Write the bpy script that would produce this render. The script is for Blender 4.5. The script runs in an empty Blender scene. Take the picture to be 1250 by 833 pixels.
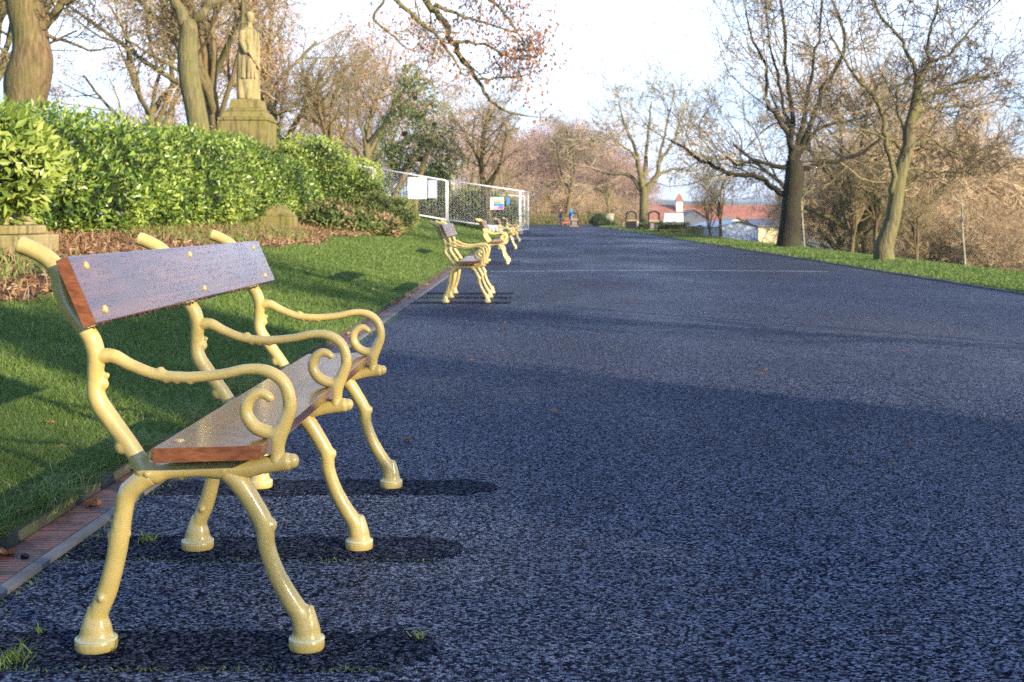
import bpy, math, random
import numpy as np
from mathutils import Vector
random.seed(7)
RG = np.random.default_rng(11)
C = bpy.context.scene.collection
R = math.radians
F = 1450.0; VX, VY = 650.0, 266.0; EYE = 1.0
def P(px, py, Y):                      # a point seen at (px,py) of the photo at depth Y
    return np.array([(px-VX)/F*Y, Y, EYE-(py-VY)/F*Y])
def pz(Y): return 0.0014*np.clip(Y, 0, 140)

# ------------------------------------------------------------------ scene, camera, light
sc = bpy.context.scene
w = bpy.data.worlds.new("World"); sc.world = w; w.use_nodes = True
cam_d = bpy.data.cameras.new("camera"); cam = bpy.data.objects.new("camera", cam_d); C.objects.link(cam)
cam.location = (0, 0, EYE); cam.rotation_euler = (R(90), 0, 0)
cam_d.lens = 36*F/1250; cam_d.sensor_width = 36
cam_d.shift_x = -25/1250; cam_d.shift_y = -150.5/1250
cam_d.clip_start = 0.05; cam_d.clip_end = 20000
cam_d.dof.use_dof = True; cam_d.dof.focus_distance = 3.3; cam_d.dof.aperture_fstop = 8.5
sc.camera = cam
SUN_EL = R(18.0)
SD = Vector((0.755*math.cos(SUN_EL), -0.656*math.cos(SUN_EL), math.sin(SUN_EL)))   # towards the sun
ld = bpy.data.lights.new("sun", 'SUN'); lo = bpy.data.objects.new("sun", ld); C.objects.link(lo)
ld.energy = 5.0; ld.angle = R(0.5); ld.color = (1.0, 0.84, 0.60)
lo.rotation_euler = SD.to_track_quat('Z', 'Y').to_euler()
nt = w.node_tree; nt.nodes.clear()
N = nt.nodes.new; L = nt.links.new
wo = N('ShaderNodeOutputWorld'); bg = N('ShaderNodeBackground'); bg.inputs['Strength'].default_value = 0.10
sky = N('ShaderNodeTexSky'); sky.sky_type = 'NISHITA'; sky.sun_disc = False
sky.sun_elevation = SUN_EL; sky.sun_rotation = math.atan2(SD.x, SD.y)
sky.air_density = 1.0; sky.dust_density = 0.6; sky.ozone_density = 4.0
tc = N('ShaderNodeTexCoord'); mp = N('ShaderNodeMapping'); mp.inputs['Scale'].default_value = (1.0, 1.0, 3.2)
mp.inputs['Location'].default_value = (3.1, 0.4, 0.2)
no = N('ShaderNodeTexNoise'); no.inputs['Scale'].default_value = 2.6; no.inputs['Detail'].default_value = 6; no.inputs['Roughness'].default_value = 0.55
cr = N('ShaderNodeValToRGB'); cr.color_ramp.elements[0].position = 0.40; cr.color_ramp.elements[1].position = 0.66
cr.color_ramp.elements[0].color = (0.0,)*3+(1,); cr.color_ramp.elements[1].color = (0.92,)*3+(1,)
# more cloud low down and to the middle of the view (real bank of cloud over the valley)
sx = N('ShaderNodeSeparateXYZ'); m1 = N('ShaderNodeMapRange')
m1.inputs['From Min'].default_value = 0.30; m1.inputs['From Max'].default_value = 0.0
m1.inputs['To Min'].default_value = 0.0; m1.inputs['To Max'].default_value = 0.38
m2 = N('ShaderNodeMapRange'); m2.inputs['From Min'].default_value = 0.97; m2.inputs['From Max'].default_value = 1.0
m2.inputs['To Min'].default_value = 0.0; m2.inputs['To Max'].default_value = 0.30
ma = N('ShaderNodeMath'); ma.operation = 'MULTIPLY'
ad = N('ShaderNodeMath'); ad.operation = 'ADD'; ad.use_clamp = True
mx = N('ShaderNodeMix'); mx.data_type = 'RGBA'
cc = N('ShaderNodeRGB'); cc.outputs[0].default_value = (8.2, 10.2, 13.6, 1)
L(tc.outputs['Generated'], mp.inputs['Vector']); L(mp.outputs[0], no.inputs['Vector']); L(no.outputs['Fac'], cr.inputs[0])
L(tc.outputs['Generated'], sx.inputs[0]); L(sx.outputs['Z'], m1.inputs['Value'])
L(sx.outputs['Y'], m2.inputs['Value'])
L(m1.outputs[0], ad.inputs[0]); L(m2.outputs[0], ad.inputs[1])
ad2 = N('ShaderNodeMath'); ad2.operation = 'MULTIPLY_ADD'; ad2.use_clamp = True; ad2.inputs[1].default_value = 0.75
L(cr.outputs[0], ad2.inputs[0]); L(ad.outputs[0], ad2.inputs[2])
# only where the sky is above the horizon ahead: y>0
m3 = N('ShaderNodeMapRange'); m3.inputs['From Min'].default_value = -0.2; m3.inputs['From Max'].default_value = 0.7
m3.inputs['To Min'].default_value = 0.25; m3.inputs['To Max'].default_value = 1.0
L(sx.outputs['Y'], m3.inputs['Value'])
L(ad2.outputs[0], ma.inputs[0]); L(m3.outputs[0], ma.inputs[1])
L(ma.outputs[0], mx.inputs['Factor']); tn = N('ShaderNodeMix'); tn.data_type = 'RGBA'; tn.blend_type = 'MULTIPLY'; tn.inputs['Factor'].default_value = 1.0; tn.inputs['B'].default_value = (0.80, 1.0, 1.30, 1)
L(sky.outputs[0], tn.inputs['A']); L(tn.outputs['Result'], mx.inputs['A']); L(cc.outputs[0], mx.inputs['B'])
L(mx.outputs['Result'], bg.inputs['Color']); L(bg.outputs[0], wo.inputs[0])
sc.view_settings.view_transform = 'Standard'; sc.view_settings.look = 'None'
sc.view_settings.exposure = 1.35; sc.view_settings.gamma = 1.0
sc.cycles.max_bounces = 6; sc.cycles.diffuse_bounces = 3; sc.cycles.glossy_bounces = 2; sc.cycles.transmission_bounces = 2
sc.cycles.transparent_max_bounces = 4; sc.cycles.caustics_reflective = False; sc.cycles.caustics_refractive = False
sc.cycles.use_denoising = False

# ------------------------------------------------------------------ materials
class MT:
    def __init__(s, name, rough=0.6, spec=0.4):
        s.m = bpy.data.materials.new(name); s.m.use_nodes = True; s.t = s.m.node_tree
        s.b = s.t.nodes['Principled BSDF']; s.b.inputs['Roughness'].default_value = rough
        s.b.inputs['Specular IOR Level'].default_value = spec
        s.out = s.t.nodes['Material Output']; s.co = None
    def n(s, t, **k):
        x = s.t.nodes.new(t)
        for a, v in k.items(): setattr(x, a, v)
        return x
    def l(s, a, b): s.t.links.new(a, b)
    def coord(s, kind='Object', scale=(1, 1, 1)):
        tcn = s.n('ShaderNodeTexCoord'); mpn = s.n('ShaderNodeMapping'); mpn.inputs['Scale'].default_value = scale
        s.l(tcn.outputs[kind], mpn.inputs['Vector']); return mpn.outputs[0]
    def world(s, scale=(1, 1, 1)):
        g = s.n('ShaderNodeNewGeometry'); mpn = s.n('ShaderNodeMapping'); mpn.inputs['Scale'].default_value = scale
        s.l(g.outputs['Position'], mpn.inputs['Vector']); return mpn.outputs[0]
    def noise(s, vec, scale, detail=4, rough=0.55, dist=0):
        x = s.n('ShaderNodeTexNoise'); x.inputs['Scale'].default_value = scale; x.inputs['Detail'].default_value = detail
        x.inputs['Roughness'].default_value = rough; x.inputs['Distortion'].default_value = dist
        if vec is not None: s.l(vec, x.inputs['Vector'])
        return x.outputs['Fac']
    def vor(s, vec, scale, out='Distance', feature='F1'):
        x = s.n('ShaderNodeTexVoronoi', feature=feature); x.inputs['Scale'].default_value = scale; s.l(vec, x.inputs['Vector']); return x.outputs[out]
    def ramp(s, fac, stops):
        x = s.n('ShaderNodeValToRGB'); e = x.color_ramp.elements
        while len(e) < len(stops): e.new(0.5)
        for i, (p, c) in enumerate(stops):
            e[i].position = p; e[i].color = tuple(c)+(1,) if len(c) == 3 else c
        s.l(fac, x.inputs[0]); return x.outputs[0]
    def mix(s, fac, a, b, mode='MIX'):
        x = s.n('ShaderNodeMix', data_type='RGBA', blend_type=mode)
        for k, v in (('Factor', fac), ('A', a), ('B', b)):
            if isinstance(v, (int, float)): x.inputs[k].default_value = v
            elif isinstance(v, tuple): x.inputs[k].default_value = v+(1,)
            else: s.l(v, x.inputs[k])
        return x.outputs['Result']
    def math(s, op, a, b=None, clamp=False):
        x = s.n('ShaderNodeMath', operation=op, use_clamp=clamp)
        for i, v in enumerate((a, b)):
            if v is None: continue
            if isinstance(v, (int, float)): x.inputs[i].default_value = v
            else: s.l(v, x.inputs[i])
        return x.outputs[0]
    def attr(s, name):
        x = s.n('ShaderNodeAttribute', attribute_name=name); return x.outputs['Fac']
    def col(s, c):
        if isinstance(c, tuple): s.b.inputs['Base Color'].default_value = c+(1,)
        else: s.l(c, s.b.inputs['Base Color'])
    def rough(s, c): s.l(c, s.b.inputs['Roughness'])
    def bump(s, h, strength=0.5, dist=0.01, prev=None):
        x = s.n('ShaderNodeBump'); x.inputs['Strength'].default_value = strength; x.inputs['Distance'].default_value = dist
        s.l(h, x.inputs['Height'])
        if prev is not None: s.l(prev, x.inputs['Normal'])
        s.l(x.outputs[0], s.b.inputs['Normal']); return x.outputs[0]

def plain(name, c, rough=0.6, spec=0.4, var=0.25, scale=8.0, bump=0.0):
    m = MT(name, rough, spec); v = m.coord()
    f = m.noise(v, scale, 5)
    a = tuple(x*(1-var) for x in c); b = tuple(min(1, x*(1+var)) for x in c)
    m.col(m.ramp(f, [(0.3, a), (0.7, b)]))
    if bump: m.bump(m.noise(v, scale*5, 5), bump, 0.01)
    return m.m

def asphalt(name, dark=1.0, bumpd=0.004):
    m = MT(name, 0.5, 0.3 if dark > .8 else 0.15); v = m.world()
    cell = m.n('ShaderNodeTexVoronoi'); cell.inputs['Scale'].default_value = 150; m.l(v, cell.inputs['Vector'])
    sepc = m.n('ShaderNodeSeparateColor'); m.l(cell.outputs['Color'], sepc.inputs[0])
    big = m.noise(v, 0.55, 5, 0.6)
    base = m.ramp(sepc.outputs[0], [(0.0, tuple(dark*x for x in (0.0025, 0.0035, 0.007))), (0.3, tuple(dark*x for x in (0.008, 0.011, 0.021))), (0.6, tuple(dark*x for x in (0.036, 0.052, 0.098))), (0.85, tuple(dark*x for x in (0.095, 0.132, 0.230))), (1.0, tuple(dark*x for x in (0.26, 0.31, 0.43)))])  # blue of the reflected sky put into the chip colours
    sun_brown = m.ramp(m.noise(m.world((0.22, 0.10, 1)), 1.0, 5, 0.6), [(0.42, (0, 0, 0)), (0.62, (0.75,)*3)])
    base = m.mix(sun_brown, base, m.mix(0.5, base, (0.045, 0.036, 0.030)))  # brown of the sunlit asphalt painted in by broad noise
    base = m.mix(m.ramp(big, [(0.35, (0, 0, 0)), (0.7, (0.4, 0.4, 0.4))]), base, tuple(dark*x for x in (0.026, 0.031, 0.050)))
    m.col(base)
    v2 = m.world((0.35, 0.16, 1)); wet = m.noise(v2, 1.0, 4, 0.55)
    m.rough(m.ramp(wet, [(0.36, (0.34 if dark > .8 else .6,)*3), (0.62, (0.72 if dark > .8 else .85,)*3)]))
    m.b.inputs['IOR'].default_value = 1.45
    spn = m.ramp(sepc.outputs[0], [(0.0, (0, 0, 0)), (0.45, (0.015 if dark > .8 else .01,)*3), (0.8, (0.34 if dark > .8 else .1,)*3), (1.0, (0.48 if dark > .8 else .2,)*3)]); m.l(spn, m.b.inputs['Specular IOR Level'])
    h = m.math('SUBTRACT', 1.0, cell.outputs['Distance'])
    h = m.math('ADD', h, m.math('MULTIPLY', m.noise(v, 45, 4), 1.0))
    m.bump(h, 1.0, bumpd)
    return m.m
M = {}
M['asphalt'] = asphalt('asphalt_wet', 1.0, 0.010)
M['asphalt_patch'] = asphalt('asphalt_patch_dark', 0.42, 0.008)
# path paint joint, crack
M['joint'] = plain('pale_joint', (0.30, 0.32, 0.36), 0.5, var=0.4, scale=3)
M['crack'] = plain('crack', (0.012, 0.012, 0.013), 0.9)
M['concrete'] = plain('edging_concrete', (0.13, 0.13, 0.125), 0.75, var=0.35, scale=6, bump=0.3)
def kerbm():
    m = MT('kerb_stone', 0.8); v = m.world()
    c = m.ramp(m.noise(v, 7, 6), [(0.3, (0.03, 0.028, 0.02)), (0.7, (0.085, 0.08, 0.06))])
    m.col(m.mix(m.ramp(m.noise(v, 2.2, 4), [(0.45, (0, 0, 0)), (0.62, (0.8,)*3)]), c, (0.06, 0.085, 0.02)))
    m.bump(m.noise(v, 40, 5), 0.6, 0.01); return m.m
M['kerb'] = kerbm()
def gutterm():
    m = MT('red_ribbed_gutter', 0.55, 0.4); v = m.world()
    sp = m.n('ShaderNodeSeparateXYZ'); m.l(v, sp.inputs[0])
    rib = m.math('PINGPONG', m.math('MULTIPLY', sp.outputs['Y'], 1/0.0245), 0.5)
    ribm = m.ramp(rib, [(0.06, (0, 0, 0)), (0.14, (1, 1, 1))])
    brick = m.math('PINGPONG', m.math('MULTIPLY', sp.outputs['Y'], 1/0.22), 0.5)
    bm_ = m.ramp(brick, [(0.012, (0, 0, 0)), (0.02, (1, 1, 1))])
    c = m.ramp(m.noise(v, 5, 5), [(0.3, (0.13, 0.055, 0.042)), (0.55, (0.22, 0.090, 0.065)), (0.75, (0.28, 0.14, 0.11))])
    c = m.mix(m.ramp(m.noise(v, 1.2, 4), [(0.5, (0, 0, 0)), (0.7, (0.7,)*3)]), c, (0.075, 0.06, 0.05))
    c = m.mix(m.ramp(m.noise(v, 9, 6, 0.7), [(0.48, (0, 0, 0)), (0.6, (0.85,)*3)]), c, (0.035, 0.026, 0.02)); c = m.mix(ribm, (0.03, 0.02, 0.018), c); c = m.mix(bm_, (0.02, 0.016, 0.014), c)
    m.col(c); m.bump(m.math('MULTIPLY', ribm, bm_), 0.8, 0.004); return m.m
M['gutter'] = gutterm()
def groundm():
    m = MT('grass_ground', 0.95, 0.1); v = m.world()
    g = m.ramp(m.noise(v, 9, 6, 0.7), [(0.3, (0.03, 0.042, 0.012)), (0.55, (0.07, 0.10, 0.022)), (0.75, (0.12, 0.15, 0.035))])
    g = m.mix(m.ramp(m.noise(v, 0.8, 4), [(0.45, (0, 0, 0)), (0.75, (0.6,)*3)]), g, (0.075, 0.105, 0.022))
    # beyond the park: fields, scrub
    far = m.ramp(m.noise(v, 0.02, 3, 0.6), [(0.4, (0.055, 0.06, 0.03)), (0.5, (0.08, 0.11, 0.035)), (0.62, (0.10, 0.085, 0.05))])
    sp = m.n('ShaderNodeSeparateXYZ'); m.l(v, sp.inputs[0])
    fz = m.n('ShaderNodeMapRange'); fz.inputs['From Min'].default_value = -2.0; fz.inputs['From Max'].default_value = -5.5; m.l(sp.outputs['Z'], fz.inputs['Value'])
    m.col(m.mix(fz.outputs[0], g, far)); m.bump(m.noise(v, 60, 4), 0.8, 0.02); return m.m
M['ground'] = groundm()
def bedm():
    m = MT('bed_soil', 0.95, 0.1); v = m.world()
    m.col(m.ramp(m.noise(v, 14, 6, 0.7), [(0.3, (0.05, 0.028, 0.015)), (0.55, (0.13, 0.07, 0.038)), (0.75, (0.22, 0.13, 0.07))]))
    m.bump(m.noise(v, 40, 5), 1, 0.03); return m.m
M['bed'] = bedm()
def paint():
    m = MT('cream_paint', 0.28, 0.5); v = m.coord()
    c = m.ramp(m.noise(v, 9, 5), [(0.3, (0.45, 0.34, 0.10)), (0.7, (0.54, 0.42, 0.14))])
    c = m.mix(m.ramp(m.noise(v, 23, 6, .7), [(0.60, (0, 0, 0)), (0.74, (0.55,)*3)]), c, (0.26, 0.19, 0.07))
    m.col(c); m.b.inputs['Coat Weight'].default_value = 0.5; m.b.inputs['Coat Roughness'].default_value = 0.08
    m.rough(m.ramp(m.noise(v, 30, 3), [(0.3, (0.24,)*3), (0.7, (0.42,)*3)]))
    m.bump(m.noise(v, 55, 3), 0.35, 0.004); return m.m
M['paint'] = paint()
M['paint_pale'] = plain('pale_foot_ring', (0.50, 0.50, 0.28), 0.3, 0.5, var=0.2, scale=30)
def wood(name, wet, coat=2.2, warm=1.0):
    m = MT(name, 0.3, 0.6); v = m.coord('Object', (14, 0.9, 14)); vo = m.coord()
    g = m.noise(v, 3.0, 8, 0.65, 0.6); f = m.noise(m.coord('Object', (60, 2.5, 60)), 3, 3)
    c = m.ramp(g, [(0.28, (0.055*warm, 0.020*warm, 0.010)), (0.5, (0.13*warm, 0.046*warm, 0.020)), (0.72, (0.24*warm, 0.088*warm, 0.034))])
    c = m.mix(m.math('MULTIPLY', f, 0.35), c, (0.09, 0.03, 0.014))
    m.col(c)
    m.b.inputs['Coat Weight'].default_value = 1.0; m.b.inputs['Coat Roughness'].default_value = 0.20; m.b.inputs['Coat IOR'].default_value = coat
    # beads of water standing on the varnish
    d = m.vor(vo, 130); r = m.vor(vo, 130, 'Color'); sp = m.n('ShaderNodeSeparateColor'); m.l(r, sp.inputs[0])
    patch = m.ramp(m.noise(vo, 7, 3), [(0.38, (0, 0, 0)), (0.58, (1, 1, 1))])
    on = m.math('MULTIPLY', m.ramp(sp.outputs[0], [(0.45, (0, 0, 0)), (0.5, (1, 1, 1))]), patch)
    bead = m.math('MULTIPLY', m.ramp(d, [(0.12, (1, 1, 1)), (0.42, (0, 0, 0))]), on); m.col(m.mix(m.math('MULTIPLY', bead, .6), c, (0.03, 0.012, 0.008)))
    m.bump(m.math('ADD', bead, m.math('MULTIPLY', m.noise(vo, 12, 3), 0.25)), wet, 0.0025)
    bn = m.n('ShaderNodeBump'); bn.inputs['Strength'].default_value = wet*.55; bn.inputs['Distance'].default_value = 0.006; m.l(bead, bn.inputs['Height'])
    m.l(bn.outputs[0], m.b.inputs['Coat Normal'])
    return m.m
M['wood'] = wood('varnished_wood_wet', 0.9)
M['wood_seat'] = wood('varnished_seat_wood', 0.6, 1.5, 1.7)
def woodend():
    m = MT('wood_end_grain', 0.45, 0.4); v = m.coord('Object', (1, 1, 3.2)); n1 = m.noise(v, 18, 6, .6, 1.5); n2 = m.noise(v, 70, 3)
    c = m.ramp(n1, [(0.3, (0.13, 0.042, 0.015)), (0.5, (0.27, 0.092, 0.032)), (0.7, (0.36, 0.14, 0.05))]); m.col(m.mix(m.math('MULTIPLY', n2, .5), c, (0.10, 0.03, 0.012))); m.bump(n1, .3, .002); return m.m
M['wood_end'] = woodend()
M['metal'] = plain('dull_steel', (0.32, 0.32, 0.34), 0.35, 0.5)
def leafm(name, stops, rough=0.45, trans=0.25, spec=0.4):
    m = MT(name, rough, spec); t = m.attr('tint')
    c = m.ramp(t, stops); m.col(c)
    tr = m.n('ShaderNodeBsdfTranslucent'); m.l(m.mix(0.5, c, (0.9, 0.9, 0.3), 'MULTIPLY') if False else c, tr.inputs['Color'])
    mxs = m.n('ShaderNodeMixShader'); mxs.inputs[0].default_value = trans
    m.l(m.b.outputs[0], mxs.inputs[1]); m.l(tr.outputs[0], mxs.inputs[2]); m.l(mxs.outputs[0], m.out.inputs['Surface'])
    return m.m
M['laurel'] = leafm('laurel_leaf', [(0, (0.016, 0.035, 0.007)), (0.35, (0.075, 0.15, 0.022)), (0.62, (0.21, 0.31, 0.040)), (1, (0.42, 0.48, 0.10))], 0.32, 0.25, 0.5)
M['laurel_bright'] = leafm('bright_laurel_leaf', [(0, (0.08, 0.13, 0.02)), (0.5, (0.25, 0.34, 0.05)), (1, (0.42, 0.46, 0.12))], 0.35, 0.3, 0.5)
M['variegated'] = leafm('variegated_leaf', [(0, (0.13, 0.15, 0.04)), (0.5, (0.30, 0.34, 0.08)), (1, (0.42, 0.40, 0.14))], 0.5, 0.3)
M['redleaf'] = leafm('red_green_leaf', [(0, (0.06, 0.10, 0.02)), (0.66, (0.16, 0.22, 0.05)), (0.78, (0.34, 0.17, 0.09)), (1, (0.48, 0.28, 0.17))], 0.5, 0.2)
M['holly'] = leafm('holly_leaf', [(0, (0.04, 0.07, 0.016)), (0.5, (0.13, 0.19, 0.04)), (1, (0.26, 0.30, 0.08))], 0.35, 0.15)
M['brownleaf'] = leafm('brown_leaf', [(0, (0.22, 0.09, 0.035)), (0.5, (0.42, 0.19, 0.08)), (1, (0.58, 0.32, 0.14))], 0.6, 0.35)
M['orangeleaf'] = leafm('orange_leaf', [(0, (0.30, 0.13, 0.05)), (0.5, (0.46, 0.20, 0.08)), (1, (0.56, 0.30, 0.13))], 0.6, 0.35)
M['litter'] = leafm('leaf_litter', [(0, (0.07, 0.035, 0.02)), (0.5, (0.22, 0.11, 0.055)), (0.8, (0.38, 0.22, 0.11)), (1, (0.46, 0.36, 0.20))], 0.7, 0.1)
M['grass'] = leafm('grass_blade', [(0, (0.050, 0.090, 0.018)), (0.5, (0.125, 0.200, 0.036)), (0.9, (0.23, 0.31, 0.065)), (1, (0.38, 0.34, 0.13))], 0.5, 0.3)
M['drygrass'] = leafm('dry_grass', [(0, (0.14, 0.13, 0.04)), (0.5, (0.30, 0.27, 0.09)), (1, (0.44, 0.38, 0.16))], 0.7, 0.3)
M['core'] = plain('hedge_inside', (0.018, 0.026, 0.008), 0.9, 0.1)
def bark(name, a, b, g, gamt=0.6, scale=1.0):
    m = MT(name, 0.85, 0.25); v = m.coord('Object', (1, 1, 0.16))
    n1 = m.noise(v, 22*scale, 7, 0.65, 0.3); vo = m.coord()
    c = m.ramp(n1, [(0.32, a), (0.62, b), (0.78, tuple(min(1, x*1.5) for x in b))])
    c = m.mix(m.ramp(m.noise(vo, 1.6*scale, 4), [(0.38, (0, 0, 0)), (0.6, (gamt,)*3)]), c, g)
    m.col(c); m.bump(n1, 1.0, 0.035); return m.m
M['bark_brown'] = bark('bark_brown', (0.065, 0.042, 0.022), (0.21, 0.14, 0.075), (0.13, 0.14, 0.035), 0.5)
M['bark_green'] = bark('bark_green', (0.060, 0.052, 0.026), (0.20, 0.165, 0.085), (0.16, 0.155, 0.05), 0.6)
M['bark_dark'] = bark('bark_dark', (0.012, 0.010, 0.007), (0.036, 0.029, 0.019), (0.05, 0.05, 0.018), 0.5)
M['bark_pale'] = bark('bark_pale', (0.16, 0.14, 0.10), (0.40, 0.36, 0.27), (0.4, 0.38, 0.22), 0.3)
def twigm(name, a, b):
    m = MT(name, 0.8, 0.2); v = m.coord(); m.col(m.ramp(m.noise(v, 1.3, 3), [(0.35, a), (0.65, b)])); return m.m
M['twig_olive'] = twigm('twig_olive', (0.18, 0.15, 0.075), (0.30, 0.23, 0.12))
M['twig_dark'] = twigm('twig_dark', (0.10, 0.078, 0.046), (0.19, 0.145, 0.085))
M['twig_brown'] = twigm('twig_brown', (0.36, 0.25, 0.145), (0.50, 0.38, 0.235))
M['twig_pink'] = twigm('twig_pink', (0.32, 0.21, 0.16), (0.44, 0.31, 0.24))
M['twig_pale'] = twigm('twig_pale', (0.30, 0.26, 0.15), (0.42, 0.34, 0.20))
def stone(name, a, b, moss, amt):
    m = MT(name, 0.85, 0.2); v = m.coord()
    c = m.ramp(m.noise(v, 5, 7, 0.65), [(0.3, a), (0.7, b)])
    c = m.mix(m.ramp(m.noise(v, 1.3, 4), [(0.35, (0, 0, 0)), (0.62, (amt,)*3)]), c, moss)
    st = m.noise(m.coord('Object', (1, 1, .12)), 7, 5, .6); c = m.mix(m.ramp(st, [(.52, (0, 0, 0)), (.66, (.7,)*3)]), c, (.055, .05, .03))
    m.col(c); m.bump(m.noise(v, 25, 6), 0.7, 0.02); return m.m
M['stone_moss'] = stone('mossy_sandstone', (0.15, 0.115, 0.05), (0.30, 0.235, 0.11), (0.19, 0.175, 0.045), 0.85)
M['stone_statue'] = stone('statue_stone', (0.22, 0.17, 0.08), (0.42, 0.34, 0.18), (0.24, 0.21, 0.08), 0.7)
M['stone_pale'] = stone('pale_stone', (0.40, 0.37, 0.28), (0.6, 0.55, 0.42), (0.35, 0.34, 0.2), 0.3)
M['galv'] = plain('galvanised_steel', (0.74, 0.76, 0.78), 0.4, 0.5, var=0.1)
M['white'] = plain('white_board', (0.78, 0.78, 0.76), 0.5, var=0.04)
M['lavender'] = plain('lavender_sheet', (0.42, 0.44, 0.68), 0.6, var=0.06)
M['black'] = plain('black_paint', (0.012, 0.013, 0.016), 0.4, var=0.2)
M['gold'] = plain('gold_band', (0.36, 0.29, 0.13), 0.4, var=0.1)
M['rooftile'] = plain('red_roof_tile', (0.30, 0.115, 0.075), 0.8, var=0.3, scale=1.2)
M['brick'] = plain('town_brick', (0.30, 0.12, 0.08), 0.85, var=0.3, scale=2)
M['render_w'] = plain('white_render', (0.72, 0.70, 0.64), 0.8, var=0.08)
M['cream'] = plain('cream_cladding', (0.70, 0.60, 0.34), 0.7, var=0.08)
M['shed'] = plain('pale_blue_sheet', (0.42, 0.47, 0.56), 0.5, var=0.1, scale=1)
M['slate'] = plain('slate', (0.10, 0.11, 0.14), 0.6, var=0.2)
M['glass'] = plain('dark_glass', (0.03, 0.04, 0.055), 0.1, 0.6)
M['skin'] = plain('skin', (0.50, 0.30, 0.22), 0.6, var=0.05)
for k, c in dict(c_blue=(0.02, 0.28, 0.72), c_black=(0.035, 0.03, 0.035), c_jean=(0.12, 0.17, 0.30), c_grey=(0.22, 0.18, 0.20), c_red=(0.45, 0.12, 0.06), s_blue=(0.06, 0.22, 0.62),
                s_sky=(0.35, 0.60, 0.80), s_yellow=(0.85, 0.68, 0.16), s_orange=(0.85, 0.40, 0.10), s_pink=(0.75, 0.30, 0.42), s_purple=(0.30, 0.10, 0.38), hair=(0.05, 0.03, 0.02), dog=(0.40, 0.15, 0.06)).items():
    M[k] = plain(k, c, 0.7, var=0.08)

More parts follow.
